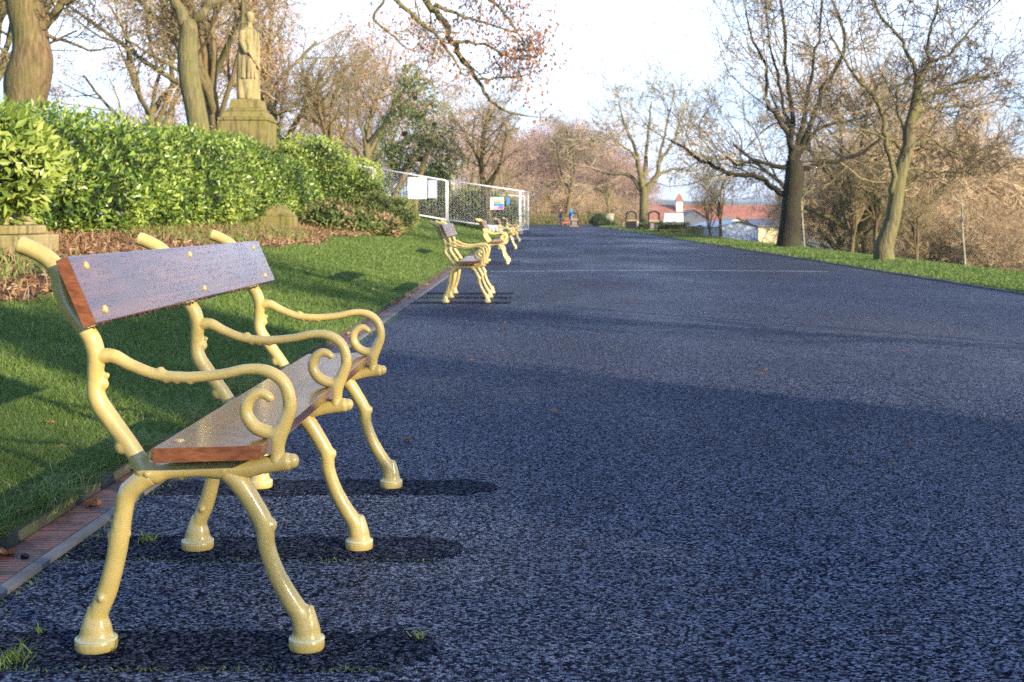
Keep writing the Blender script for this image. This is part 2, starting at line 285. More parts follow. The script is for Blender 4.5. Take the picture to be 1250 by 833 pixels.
# ------------------------------------------------------------------ mesh helpers
class G:
    def __init__(s): s.v = []; s.q = []; s.t = []; s.qm = []; s.tm = []; s.n = 0; s.tint = []
    def add(s, v, q=None, t=None, mat=0, tint=None):
        v = np.asarray(v, float).reshape(-1, 3); s.v.append(v)
        s.tint.append(np.full(len(v), 0.5) if tint is None else np.asarray(tint, float))
        if q is not None and len(q): q = np.asarray(q, np.int64).reshape(-1, 4)+s.n; s.q.append(q); s.qm.append(np.full(len(q), mat))
        if t is not None and len(t): t = np.asarray(t, np.int64).reshape(-1, 3)+s.n; s.t.append(t); s.tm.append(np.full(len(t), mat))
        s.n += len(v); return s
    def box(s, c, size, mat=0, rotz=0.0, taper=1.0, rx=0.0):
        cx, cy, cz = c; a, b, h = [x/2 for x in size]
        vs = []
        for z, k in ((-h, 1.0), (h, taper)):
            for x, y in ((-a, -b), (a, -b), (a, b), (-a, b)):
                X, Y, Z = x*k, y*k, z
                Y, Z = Y*math.cos(rx)-Z*math.sin(rx), Y*math.sin(rx)+Z*math.cos(rx)
                vs.append((cx+X*math.cos(rotz)-Y*math.sin(rotz), cy+X*math.sin(rotz)+Y*math.cos(rotz), cz+Z))
        return s.add(vs, [(3, 2, 1, 0), (4, 5, 6, 7), (0, 1, 5, 4), (1, 2, 6, 5), (2, 3, 7, 6), (3, 0, 4, 7)], mat=mat)
    def prism(s, poly, y0, y1, mat=0):           # polygon in XZ, extruded in Y
        n = len(poly); vs = [(x, y0, z) for x, z in poly]+[(x, y1, z) for x, z in poly]
        vs += [(sum(p[0] for p in poly)/n, y0, sum(p[1] for p in poly)/n), (sum(p[0] for p in poly)/n, y1, sum(p[1] for p in poly)/n)]
        q = [(i, (i+1) % n, n+(i+1) % n, n+i) for i in range(n)]
        t = [(i, 2*n, (i+1) % n) for i in range(n)]+[(n+i, n+(i+1) % n, 2*n+1) for i in range(n)]
        return s.add(vs, q, t, mat)
    def tubes(s, polys, mat=0, cap=False):
        """polys: list of (pts[n,3], rad[n], sides)"""
        groups = {}
        for p, r, k in polys: groups.setdefault((len(p), k), []).append((p, r))
        for (n, k), lst in groups.items():
            Pn = np.array([a for a, _ in lst], float); Rn = np.array([b for _, b in lst], float); m = len(lst)
            T = np.gradient(Pn, axis=1); T /= np.linalg.norm(T, axis=2, keepdims=True)+1e-12
            mean = Pn[:, -1]-Pn[:, 0]; ref = np.zeros((m, 3)); idx = np.argmin(np.abs(mean), axis=1); ref[np.arange(m), idx] = 1
            ref = ref[:, None, :]+np.zeros_like(T)
            U = np.cross(T, ref); U /= np.linalg.norm(U, axis=2, keepdims=True)+1e-12
            V = np.cross(T, U)
            a = np.arange(k)/k*2*np.pi
            ring = Pn[:, :, None, :]+Rn[:, :, None, None]*(np.cos(a)[None, None, :, None]*U[:, :, None, :]+np.sin(a)[None, None, :, None]*V[:, :, None, :])
            vs = ring.reshape(-1, 3)
            i = np.arange(n-1)[:, None]; j = np.arange(k)[None, :]
            q = np.stack([i*k+j, i*k+(j+1) % k, (i+1)*k+(j+1) % k, (i+1)*k+j], -1).reshape(-1, 4)
            Q = (q[None]+(np.arange(m)*n*k)[:, None, None]).reshape(-1, 4)
            if cap:
                for w_ in range(m):
                    c0 = len(vs); vs = np.vstack([vs, Pn[w_, 0][None], Pn[w_, -1][None]])
                    b0 = w_*n*k; b1 = b0+(n-1)*k
                    tr = [(c0, b0+(x+1) % k, b0+x) for x in range(k)]+[(c0+1, b1+x, b1+(x+1) % k) for x in range(k)]
                    s.t.append(np.array(tr)+s.n); s.tm.append(np.full(len(tr), mat))
            s.v.append(vs); s.tint.append(np.full(len(vs), 0.5)); s.q.append(Q+s.n); s.qm.append(np.full(len(Q), mat)); s.n += len(vs)
        return s
    def ell(s, c, r, mat=0, nu=12, nv=8, jit=0.0, rng=None):
        u = np.arange(nu)/nu*2*np.pi; v = np.linspace(0, np.pi, nv+1)
        vs = [[math.sin(b)*math.cos(a), math.sin(b)*math.sin(a), math.cos(b)] for b in v for a in u]
        vs = np.array(vs)
        if jit: vs = vs*(1+jit*(RG.random((len(vs), 1))-0.5))
        vs = vs*np.array(r)+np.array(c)
        q = [(i*nu+j, (i+1)*nu+j, (i+1)*nu+(j+1) % nu, i*nu+(j+1) % nu) for i in range(nv) for j in range(nu)]
        return s.add(vs, q, mat=mat)
    def leaves(s, c, d, nrm, ln, wd, tint, fold=0.25, mat=0):
        """batch of folded leaf blades: base c, direction d, normal nrm"""
        d = d/(np.linalg.norm(d, axis=1, keepdims=True)+1e-9)
        sd = np.cross(d, nrm); sd /= np.linalg.norm(sd, axis=1, keepdims=True)+1e-9
        up = np.cross(sd, d)
        ln = ln[:, None]; wd = wd[:, None]; n = len(c)
        vs = np.stack([c, c+d*ln*0.45+sd*wd*0.5+up*wd*fold, c+d*ln, c+d*ln*0.45-sd*wd*0.5+up*wd*fold], 1).reshape(-1, 3)
        b = np.arange(n)[:, None]*4
        t = np.concatenate([b+np.array([0, 1, 2]), b+np.array([0, 2, 3])])
        return s.add(vs, t=t, tint=np.repeat(tint, 4), mat=mat)
    def blades(s, c, h, wd, lean, tint, mat=0):
        n = len(c); a = RG.random(n)*2*np.pi; sd = np.stack([np.cos(a), np.sin(a), np.zeros(n)], 1)
        b = RG.random(n)*2*np.pi; ld_ = np.stack([np.cos(b), np.sin(b), np.zeros(n)], 1)*(lean*h)[:, None]
        z = np.array([0, 0, 1.0])
        hh = h[:, None]; w2 = wd[:, None]/2
        m = c+z*hh*0.55+ld_*0.3; tip = c+z*hh*(1-0.25*lean[:, None])+ld_
        vs = np.stack([c-sd*w2, c+sd*w2, m+sd*w2*0.8, m-sd*w2*0.8, tip], 1).reshape(-1, 3)
        k = np.arange(n)[:, None]*5
        return s.add(vs, q=k+np.array([0, 1, 2, 3]), t=k+np.array([3, 2, 4]), tint=np.repeat(tint, 5), mat=mat)
    def mesh(s, name, mats, smooth=False, tint=False):
        me = bpy.data.meshes.new(name); v = np.vstack(s.v)
        q = np.vstack(s.q) if s.q else np.zeros((0, 4), int); t = np.vstack(s.t) if s.t else np.zeros((0, 3), int)
        me.vertices.add(len(v)); me.vertices.foreach_set('co', v.astype(np.float32).ravel())
        me.loops.add(len(q)*4+len(t)*3); me.loops.foreach_set('vertex_index', np.concatenate([q.ravel(), t.ravel()]).astype(np.int32))
        me.polygons.add(len(q)+len(t))
        me.polygons.foreach_set('loop_start', np.concatenate([np.arange(len(q))*4, len(q)*4+np.arange(len(t))*3]).astype(np.int32))
        me.polygons.foreach_set('loop_total', np.concatenate([np.full(len(q), 4), np.full(len(t), 3)]).astype(np.int32))
        mi = np.concatenate([np.concatenate(s.qm) if s.qm else np.zeros(0), np.concatenate(s.tm) if s.tm else np.zeros(0)]).astype(np.int32)
        for m in (mats if isinstance(mats, list) else [mats]): me.materials.append(M[m] if isinstance(m, str) else m)
        me.polygons.foreach_set('material_index', mi)
        me.polygons.foreach_set('use_smooth', np.full(len(q)+len(t), smooth))
        if tint:
            at = me.attributes.new('tint', 'FLOAT', 'POINT'); at.data.foreach_set('value', np.concatenate(s.tint).astype(np.float32))
        me.update(calc_edges=True); me.validate(); return me
    def build(s, name, mats, parent=None, smooth=False, tint=False, loc=None):
        o = bpy.data.objects.new(name, s.mesh(name, mats, smooth, tint)); C.objects.link(o)
        if parent is not None: o.parent = parent
        if loc is not None: o.location = loc
        return o
def tag(o, label=None, cat=None, group=None, kind=None):
    if label: o['label'] = label
    if cat: o['category'] = cat
    if group: o['group'] = group
    if kind: o['kind'] = kind
    return o
def empty(name, loc=(0, 0, 0), rz=0.0):
    o = bpy.data.objects.new(name, None); C.objects.link(o); o.location = loc; o.rotation_euler = (0, 0, rz); o.empty_display_size = 0.2; return o
def kids(o): return list(o.children)
def dup(root, loc=None, rz=None, label=None, group=None, scale=None):
    def cp(o, par):
        c = o.copy(); C.objects.link(c); c.parent = par
        for ch in kids(o): cp(ch, c)
        return c
    r = cp(root, None)
    if loc is not None: r.location = loc
    if rz is not None: r.rotation_euler = (0, 0, rz)
    if scale is not None: r.scale = scale if isinstance(scale, tuple) else (scale,)*3
    if label: r['label'] = label
    if group: r['group'] = group
    return r
def fuse(g, name, mats, voxel, smooth=6, parent=None, factor=0.5):
    """close overlapping solids into one continuous skin"""
    tmp = g.build('tmp_fuse', mats)
    m = tmp.modifiers.new('r', 'REMESH'); m.mode = 'VOXEL'; m.voxel_size = voxel; m.use_smooth_shade = True
    if smooth:
        m2 = tmp.modifiers.new('s', 'SMOOTH'); m2.factor = factor; m2.iterations = smooth
    dg = bpy.context.evaluated_depsgraph_get(); me = bpy.data.meshes.new_from_object(tmp.evaluated_get(dg)); me.name = name
    me.materials.clear()
    for k in (mats if isinstance(mats, list) else [mats]): me.materials.append(M[k])
    bpy.data.objects.remove(tmp)
    for p in me.polygons: p.use_smooth = True
    o = bpy.data.objects.new(name, me); C.objects.link(o)
    if parent is not None: o.parent = parent
    return o
def spline(pts, n=8):
    """Catmull-Rom through rows of (x, y, z, r...)"""
    p = np.array(pts, float); p = np.vstack([2*p[0]-p[1], p, 2*p[-1]-p[-2]]); out = []
    for i in range(1, len(p)-2):
        for t in np.arange(n)/n:
            a, b, c, d = p[i-1], p[i], p[i+1], p[i+2]
            out.append(0.5*((2*b)+(-a+c)*t+(2*a-5*b+4*c-d)*t*t+(-a+3*b-3*c+d)*t**3))
    out.append(p[-2]); return np.array(out)

# ------------------------------------------------------------------ terrain
def terrain(X, Y):
    X = np.asarray(X, float); Y = np.asarray(Y, float)
    base = pz(Y)
    s = 0.13+0.0012*np.clip(Y, 0, 60)
    a = np.clip(-1.6-X, 0, 6.6); b = np.clip(-8.2-X, 0, 60)
    z = base+np.where(X < -1.605, 0.045, -0.02*(X < -1.38))+s*a+0.05*b
    r = np.clip(X-8.0, 0, 400)
    z = z+np.where(X > 6.25, 0.02, 0)-0.30*(np.sqrt(r*r+1.2)-math.sqrt(1.2))*np.clip(1-r/90, 0.5, 1)
    f = np.clip(Y-140, 0, 400); z = z-0.10*f*np.clip((X+40)/40, 0.15, 1)
    z = np.maximum(z, -15+1.2*np.sin(X*0.02)*np.cos(Y*0.013))
    return z
def T(x, y): return float(terrain(x, y))
def graded(a, b, n, c, k=3.0):      # samples dense about c
    t = np.linspace(-1, 1, n); s_ = np.sign(t)*np.abs(t)**k
    return np.where(s_ < 0, c+(c-a)*s_, c+(b-c)*s_)
xs = np.unique(np.round(np.concatenate([graded(-600, 700, 120, 1.0), np.array([-1.62, -1.61, -1.60, -1.40, -1.37, 6.24, 6.27]), np.linspace(-9, 14, 70)]), 4))
ys = np.unique(np.round(np.concatenate([graded(-150, 2600, 150, 12.0, 3.2), np.linspace(0, 60, 60), np.linspace(60, 160, 40)]), 4))
XX, YY = np.meshgrid(xs, ys); ZZ = terrain(XX, YY)-np.where((XX > -1.39) & (XX < 6.26) & (YY < 131), 0.03, 0.0)
g = G(); nx = len(xs)
i = np.arange(len(ys)-1)[:, None]; j = np.arange(nx-1)[None, :]
g.add(np.stack([XX, YY, ZZ], -1).reshape(-1, 3), q=np.stack([i*nx+j, i*nx+j+1, (i+1)*nx+j+1, (i+1)*nx+j], -1).reshape(-1, 4))
tag(g.build('ground', 'ground', smooth=True), kind='structure')
def sheet(name, x0, x1, y0, y1, dz, mat, ny=60, xf=None, kind='structure'):
    g = G(); yy = np.linspace(y0, y1, ny); vs = []
    for y in yy:
        o = xf(y) if xf else 0
        vs += [(x0+o, y, pz(y)+dz), (x1+o, y, pz(y)+dz)]
    g.add(vs, q=[(2*k, 2*k+1, 2*k+3, 2*k+2) for k in range(ny-1)])
    o = g.build(name, mat); tag(o, kind=kind); return o
sheet('path', -1.385, 6.25, -30, 131, 0.0, 'asphalt', 160)
sheet('crossing_path', -14.0, 30.0, 131, 135.0, 0.0, 'asphalt', 8)
for yy in (2.741, 3.571, 4.381):
    g = G(); n = 90; xe = -0.22 if yy < 3 else (-0.21 if yy < 4 else -0.13); rw = [0, 0]; top = []; bot = []
    for k in range(n+1):
        x = -1.38+(xe+1.38)*k/n; e = max(0, (k-n*.9)/(n*.1)); rw = [rw[0]*.8+random.uniform(-.009, .009), rw[1]*.8+random.uniform(-.009, .009)]
        h_ = 0.120*(1-e**1.6*.75)*(1+.25*e*math.sin(k*1.3))+.002; top.append((x, yy-h_+rw[0])); bot.append((x, yy+h_+rw[1]))
    g.add([(x, y, 0.0015+pz(y)) for x, y in top]+[(x, y, 0.0015+pz(y)) for x, y in bot], q=[(k, k+1, n+2+k, n+1+k) for k in range(n)])
    tag(g.build('path_patch', 'asphalt_patch'), kind='structure')
for k in (1, 2, 3, 4):
    for dy in (-0.83, 0, 0.81):
        sheet('path_patch', -1.38, -0.25, 3.571+10.95*k+dy-0.12, 3.571+10.95*k+dy+0.12, 0.004, 'asphalt_patch', 3)
# pale joints across the path, long crack
for (yc, xa, xb, bow) in ((21.3, -0.75, 5.3, 0.5), (40.2, 2.4, 6.2, 0.3)):
    g = G(); n = 30; vs = []
    for k in range(n+1):
        x = xa+(xb-xa)*k/n; y = yc+bow*math.sin(math.pi*k/n)+0.02*math.sin(k*1.7); wv = 0.045+0.03*random.random()
        vs += [(x, y-wv, pz(y)+0.004), (x, y+wv, pz(y)+0.004)]
    g.add(vs, q=[(2*k, 2*k+2, 2*k+3, 2*k+1) for k in range(n)]); tag(g.build('path_joint_line', 'joint'), kind='structure')
g = G(); vs = []; n = 170; x = 2.15; pts = []
for k in range(n+1):
    y = 4.0+(k/n)*15.5; x += random.uniform(-0.018, 0.020); wv = 0.0012+0.0030*random.random()*abs(math.sin(k*.13))
    vs += [(x-wv, y, pz(y)+0.004), (x+wv, y, pz(y)+0.004)]
g.add(vs, q=[(2*k, 2*k+1, 2*k+3, 2*k+2) for k in range(n)]); tag(g.build('path_crack', 'crack'), kind='structure')
# gutter, edging strip, kerb
sheet('gutter', -1.555, -1.43, -5, 131, 0.010, 'gutter', 120)
g = G()
y = -5.0
while y < 131:
    ln = 0.9
    g.box((-1.405, y+ln/2, pz(y)-0.008), (0.036, ln-0.006, 0.044)); y += ln
tag(g.build('edging_strip', 'concrete'), kind='structure')
g = G(); y = -5.0
while y < 131:
    ln = 0.9; g.box((-1.585+random.uniform(-.004, .004), y+ln/2, pz(y)+0.015+random.uniform(-.004, .004)), (0.040, ln-0.012, 0.065)); y += ln
tag(g.build('kerb', 'kerb'), kind='structure')
g = G(); y = 5.0
while y < 131:
    ln = 0.9; g.box((6.27, y+ln/2, pz(y)+0.0+random.uniform(-.003, .003)), (0.05, ln-0.01, 0.05)); y += ln
tag(g.build('path_edging', 'concrete'), kind='structure')
# planting bed sheet
def bedx(y): return -3.95-0.45*np.clip((np.asarray(y)-10)/20, 0, 1)+0.16*np.sin(np.asarray(y)*0.9)+0.1*np.sin(np.asarray(y)*2.3)+np.clip(3.9-np.abs(np.asarray(y)-33.5)*0.5, 0, 0.0)
g = G(); vs = []; yy = np.linspace(6, 40, 90); nxb = 14
for y in yy:
    e = float(bedx(y)); wv = 5.0*min(1, (40.5-y)/6)
    for k in range(nxb): x = e-wv*k/(nxb-1); vs.append((x, y, T(x, y)+0.012+0.02*min(k, 1)*random.random()))
g.add(vs, q=[(a*nxb+b+1, a*nxb+b, (a+1)*nxb+b, (a+1)*nxb+b+1) for a in range(len(yy)-1) for b in range(nxb-1)])
tag(g.build('bed_soil', 'bed', smooth=True), kind='structure')

# ------------------------------------------------------------------ grass
def scatter(n, y0, y1, p, xl, xr):
    u = RG.random(n); q = 1-p
    y = (y0**q+u*(y1**q-y0**q))**(1/q); a = xl(y); b = xr(y)
    return a+(b-a)*RG.random(n), y
def grassmesh(name, n, y0, y1, p, xl, xr, h0, w0, hgrow=0.0):
    x, y = scatter(n, y0, y1, p, xl, xr)
    keep = x < xr(y); x, y = x[keep], y[keep]
    z = terrain(x, y); k = (y/4.0)
    cl = 0.5+0.5*np.sin(x*3.1+np.sin(y*2.3)*2)*np.cos(y*2.7+x)
    h = h0*(0.5+0.9*RG.random(len(x)))*(0.75+0.5*cl)*(1+hgrow*k)
    wd = w0*(0.7+0.6*RG.random(len(x)))*np.clip(k, 1, 30)**0.85
    tint = np.clip(0.25+0.35*RG.random(len(x))+0.3*cl*RG.random(len(x))+np.where(RG.random(len(x)) > 0.97, 0.5, 0), 0, 1)
    g = G(); g.blades(np.stack([x, y, z-0.003], 1), h, wd, 0.2+0.9*RG.random(len(x)), tint)
    return tag(g.build(name, 'grass', tint=True), kind='stuff')
gl = grassmesh('grass_lawn', 260000, 3.3, 60, 1.35, lambda y: np.maximum(-0.50*y, bedx(y)-0.1-np.where(y > 33, (y-33)*0.4, 0)), lambda y: -1.60+0*y, 0.046, 0.0030, 0.03)
tag(gl, 'short mown green grass between the kerb and the planting bed', 'grass')
gv = grassmesh('grass_verge', 110000, 11, 128, 1.3, lambda y: 6.30+0*y, lambda y: np.minimum(9.2+0*y, 0.46*y), 0.05, 0.0034, 0.02)
tag(gv, 'bright green grass verge along the far right edge of the path', 'grass')
# long grass hanging over the kerb
g = G(); n = 26000; y = 2.9+RG.random(n)**1.5*24; cl = np.clip(np.sin(y*2.9)+np.sin(y*7.1)*0.6, 0, 1.5)/1.5
kp = RG.random(n) < 0.35+0.65*cl; y = y[kp]; cl = cl[kp]; n = len(y)
x = -1.572-np.abs(RG.normal(0, 0.040, n)); h = 0.04+0.075*RG.random(n)*(0.3+cl)
g.blades(np.stack([x, y, np.where(x > -1.61, pz(y)+0.030, terrain(x, y)-0.004)], 1), h, 0.0030*np.clip(y/4, 1, 8)**0.7*np.ones(n), 0.5+1.1*RG.random(n), np.clip(0.35+0.6*RG.random(n), 0, 1))
for ty, tx, tn in ((4.02, -1.60, 420), (3.55, -1.62, 160), (4.75, -1.62, 260), (5.5, -1.61, 220), (6.6, -1.61, 200), (7.6, -1.6, 160), (9.2, -1.6, 140)):
    xx_ = tx-.02+RG.normal(0, .05, tn); yy_ = ty+RG.normal(0, .13, tn); xx_ = np.minimum(xx_, -1.555)
    g.blades(np.stack([xx_, yy_, 0.03+pz(yy_)+0.10*np.clip(-1.6-xx_, 0, 1)], 1), 0.05+0.08*RG.random(tn), 0.0032+0*xx_, 0.6+1.2*RG.random(tn), np.clip(0.45+0.6*RG.random(tn), 0, 1))
tag(g.build('grass_edge', 'grass', tint=True), 'longer tufty grass overhanging the kerb', 'grass', kind='stuff')
# dry bank at the end of the path
n = 24000; g = G(); x = -14+RG.random(n)*24; y = 135.5+RG.random(n)*3.0
g.blades(np.stack([x, y, terrain(x, y)+0.6*np.clip((y-135.5)/1.5, 0, 1)], 1), 0.35+0.5*RG.random(n), 0.05+0*x, 0.3+0.5*RG.random(n), RG.random(n))
tag(g.build('dry_grass_bank', 'drygrass', tint=True), 'pale yellow dry grass bank at the far end of the path', 'grass', kind='stuff')
g = G(); vs = []
for k in range(25):
    x = -14+k; vs += [(x, 135.3, T(x, 135.3)), (x, 137, T(x, 137)+0.65), (x, 141, T(x, 141)+0.6)]
g.add(vs, q=[(3*a+b, 3*a+3+b, 3*a+4+b, 3*a+1+b) for a in range(24) for b in range(2)]); tag(g.build('bank', 'ground'), kind='structure')
# leaf litter and dead stems on the bed
def onbed(n, y0=6.5, y1=36):
    y = y0+(y1-y0)*RG.random(n)**1.2; e = bedx(y); x = e-RG.random(n)*3.1*np.clip((39-y)/6, .2, 1); return x, y
n = 26000; x, y = onbed(n); g = G(); a = RG.random(n)*2*np.pi
d = np.stack([np.cos(a), np.sin(a), 0.5*RG.random(n)-0.1], 1); nr = np.stack([RG.normal(0, .5, n), RG.normal(0, .5, n), np.ones(n)], 1)
g.leaves(np.stack([x, y, terrain(x, y)+0.02+0.03*RG.random(n)], 1), d, nr, 0.05+0.05*RG.random(n), 0.03+0.03*RG.random(n), RG.random(n))
n = 9000; x, y = onbed(n); g.blades(np.stack([x, y, terrain(x, y)], 1), 0.06+0.20*RG.random(n)*(0.5+0.5*np.sin(x*4+y*3)**2), 0.006+0.004*RG.random(n), 0.2+0.6*RG.random(n), 0.4+0.6*RG.random(n))
tag(g.build('bed_litter', 'litter', tint=True), 'brown dead leaves and dry stems covering the planting bed', 'leaf litter', kind='stuff')
n = 2600; y = np.concatenate([RG.normal(10.5, .8, n//3), RG.normal(19, 1.2, n//3), RG.normal(24, 1.6, n//3)]); x = bedx(y)-0.3-RG.random(len(y))*1.8; n = len(y)
g = G(); g.blades(np.stack([x, y, terrain(x, y)], 1), 0.08+0.18*RG.random(n), 0.012+0*x, 0.3+0.8*RG.random(n), 0.4+0.5*RG.random(n))
tag(g.build('bed_weeds', 'grass', tint=True), 'green weeds and bulb leaves coming up through the bed', 'weeds', kind='stuff')

# ------------------------------------------------------------------ benches
S1 = 529.0; BY = 2.741; OX = -0.75
def fp(px, py, r): return ((px-650)/S1-OX, 0.0, 1-(py-266)/S1-pz(BY), r/S1)
def frame_tube(pts, n=8, sides=14):
    sp = spline([fp(*p) for p in pts], n); return (sp[:, :3], np.clip(sp[:, 3]*1.05+.0006, .004, 1), sides)
def knot(g, px, py, r, yy=0.0, k=(1, 1, 1)):
    a = fp(px, py, r); g.ell((a[0], yy, a[2]), (a[3]*.90*k[0], a[3]*.90*k[1], a[3]*1.0*k[2]), nu=12, nv=8)
bench = empty('park_bench', (OX, 3.571, pz(3.571)))
tag(bench, 'large cream iron bench with wet brown planks nearest the camera', 'bench', 'cream and brown benches along the path')
def side_frame(yo, first=None):
    if first:
        def cp(o, par):
            c = o.copy(); C.objects.link(c); c.parent = par
            for ch in kids(o): cp(ch, c)
            return c
        c = cp(first, bench); c.location = (0, yo, 0); return c
    g = G()
    g.tubes([frame_tube([(23, 299.5, 10.2), (36, 304, 10), (58, 316, 10), (70, 330, 10), (74, 350, 9.5), (84, 376, 9.5), (100, 398, 9.5), (112, 415, 10.5), (117.5, 436, 10.2), (116.5, 460, 9.3), (118.5, 486, 10.5), (133, 510, 10.8), (156, 541, 10), (170, 563, 10.5), (178, 577, 12)]),
             frame_tube([(174, 577, 11), (190, 579, 12), (206, 576, 9.5), (241, 574, 9), (275, 574, 11.5), (299, 573, 10.5), (322, 568.5, 10), (353, 564, 10.6)])], cap=True)
    for k in ((127, 470, 7), (131, 459, 4), (144, 526, 11.5), (150, 545, 11.5), (186, 577, 13.5), (282, 575, 12.5), (85, 388, 8), (357, 563.6, 9.6)): knot(g, *k)
    knot(g, 275.5, 573, 3.2, -0.020); knot(g, 183, 577, 4.5, -0.022); knot(g, 221, 584, 4)
    f = fuse(g, 'side_frame', 'paint', 0.0034, 5, bench)
    g = G(); g.tubes([frame_tube([(117, 444, 8.5), (121, 437, 9), (138, 435.5, 8.2), (160, 446.5, 7), (191, 458, 6.6), (228, 461.5, 6.4), (269, 458, 6), (302, 451.5, 6), (328, 454.5, 7), (347, 469, 7.6), (354, 495, 8), (347, 518, 9), (339, 536, 10), (338, 552, 9), (338, 566, 11)], 8),
                      frame_tube([(346, 522, 9), (333, 529, 8), (313, 523, 8), (301, 507, 7.6), (303.5, 489.5, 7), (317, 480.5, 6.2), (329, 486, 5.2), (331, 491, 3.6)], 8)], cap=True)
    for k in ((203, 463, 6.5), (216, 464.5, 6), (232, 465, 6), (338, 540, 10), (196, 455, 7), (345, 527, 9)): knot(g, *k)
    a = fuse(g, 'armrest', 'paint', 0.0032, 5, f)
    def foot(g, px, py, hw):
        c = fp(px, py, 1); cx = c[0]
        for (z0, z1, r0, r1) in ((-0.002, 0.014, hw, hw*0.99),):
            pass
        n = 18; prof = [(-0.001, hw*0.94), (0.010, hw), (0.022, hw*0.99), (0.027, hw*0.90), (0.036, hw*0.78), (0.055, hw*0.70), (0.080, hw*0.52), (0.10, hw*0.36)]
        vs = []
        for z, r in prof:
            for k in range(n):
                t = k/n*2*math.pi; vs.append((cx+r*math.cos(t), r*0.86*math.sin(t), z))
        b = len(vs); vs += [(cx, 0, -0.001), (cx, 0, 0.10)]
        q = [(i*n+j, i*n+(j+1) % n, (i+1)*n+(j+1) % n, (i+1)*n+j) for i in range(len(prof)-1) for j in range(n)]
        t_ = [(b, (j+1) % n, j) for j in range(n)]+[(b+1, (len(prof)-1)*n+j, (len(prof)-1)*n+(j+1) % n) for j in range(n)]
        g.add(vs, q, t_)
        return cx
    for pts, kn, fx, hw in (
        ([(186, 580, 12), (172, 588, 12), (156, 604, 11.5), (151, 625, 10.5), (146, 655, 11.5), (141, 685, 11), (131, 722, 11.5), (120, 750, 11.5), (117, 772, 14)],
         [(137.5, 655, 7.5), (154, 652, 7), (156, 601, 12.5), (108, 770, 9)], 117.5, 0.049),
        ([(277, 576, 11.5), (292, 590, 12), (308, 614, 11.3), (322, 640, 11), (326, 668, 9.8), (337, 700, 10.2), (352, 728, 11), (367, 752, 12), (373, 772, 14)],
         [(330.5, 642, 9), (322, 634, 9.5), (346, 712, 10), (368, 758, 12)], 374.5, 0.042)):
        g = G(); g.tubes([frame_tube(pts)], cap=True)
        for k in kn: knot(g, *k)
        cx = foot(g, fx, 798, hw)
        if fx < 200: knot(g, 127.5, 728, 5, -0.021)
        lg = fuse(g, 'leg', 'paint', 0.0034, 4, f)
        g = G(); n = 20; vs = []
        for z, k2 in ((0.0235, 0.985), (0.0275, 0.95), (0.0285, 0.80)):
            for k in range(n):
                t = k/n*2*math.pi; vs.append((cx+hw*k2*1.012*math.cos(t), hw*k2*0.872*math.sin(t), z+0.0012))
        g.add(vs, q=[(i*n+j, i*n+(j+1) % n, (i+1)*n+(j+1) % n, (i+1)*n+j) for i in range(2) for j in range(n)])
        fr = g.build('foot_ring', 'paint_pale', f, smooth=True)
    f.location = (0, yo, 0); return f
OFF = (-0.830, 0.0, 0.810)
f0 = side_frame(OFF[0]); side_frame(OFF[1], f0); side_frame(OFF[2], f0)
def plank(name, sec, y0, y1, bev=0.003):
    """section polygon (x,z) with rounded corners, subdivided along Y"""
    n = len(sec); poly = []
    for i in range(n):
        p = np.array(sec[i]); a = np.array(sec[i-1]); b = np.array(sec[(i+1) % n])
        ua = (a-p)/np.linalg.norm(a-p); ub = (b-p)/np.linalg.norm(b-p)
        for t in (0, .5, 1):
            poly.append(p+ua*bev*(1-t)**2+ub*bev*t**2)
    m = len(poly); ysl = [y0, y0+bev*0.4]+list(np.linspace(y0+bev, y1-bev, 10))+[y1-bev*0.4, y1]
    cen = sum(poly)/m; vs = []
    for k, y in enumerate(ysl):
        e = bev*0.5 if k in (0, len(ysl)-1) else (bev*0.15 if k in (1, len(ysl)-2) else 0)
        for p in poly:
            dd = (cen-p); dd = dd/np.linalg.norm(dd)*e; vs.append((p[0]+dd[0], y, p[1]+dd[1]))
    c = len(vs); vs += [(cen[0], y0, cen[1]), (cen[0], y1, cen[1])]; K = len(ysl)
    q = [(i*m+j, i*m+(j+1) % m, (i+1)*m+(j+1) % m, (i+1)*m+j) for i in range(K-1) for j in range(m)]
    t = [(c, (j+1) % m, j) for j in range(m)]+[(c+1, (K-1)*m+j, (K-1)*m+(j+1) % m) for j in range(m)]
    g = G(); g.add(vs, q); g.add(np.array(vs), t=t, mat=1); return g
yb0, yb1 = 2.656-3.571, 4.50-3.571
zb = pz(BY)
bt = [(-0.9745-OX, 0.762-zb), (-1.040-OX, 0.9126-zb), (-1.068-OX, 0.902-zb), (-1.003-OX, 0.7496-zb)]
g = plank('b', bt, yb0, yb1)
for k in range(110):                       # drips hanging from the lower edge
    y = random.uniform(yb0+.01, yb1-.01); t = random.random()*0.8+0.1; r = random.uniform(.0012, .0026)
    g.ell((bt[0][0]*(1-t)+bt[3][0]*t, y, bt[0][1]*(1-t)+bt[3][1]*t-r*0.5), (r, r, r*1.5), nu=6, nv=4)
bk = g.build('backrest', ['wood', 'wood_end'], bench)
stt = [(-0.603-OX, 0.490-zb), (-0.852-OX, 0.483-zb), (-0.850-OX, 0.450-zb), (-0.610-OX, 0.457-zb)]
g = plank('s', stt, yb0, yb1); st = g.build('seat', ['wood_seat', 'wood_end'], bench)
bd = np.array([bt[1][0]-bt[0][0], bt[1][1]-bt[0][1]]); bn = np.array([bd[1], -bd[0]]); bn /= np.linalg.norm(bn)
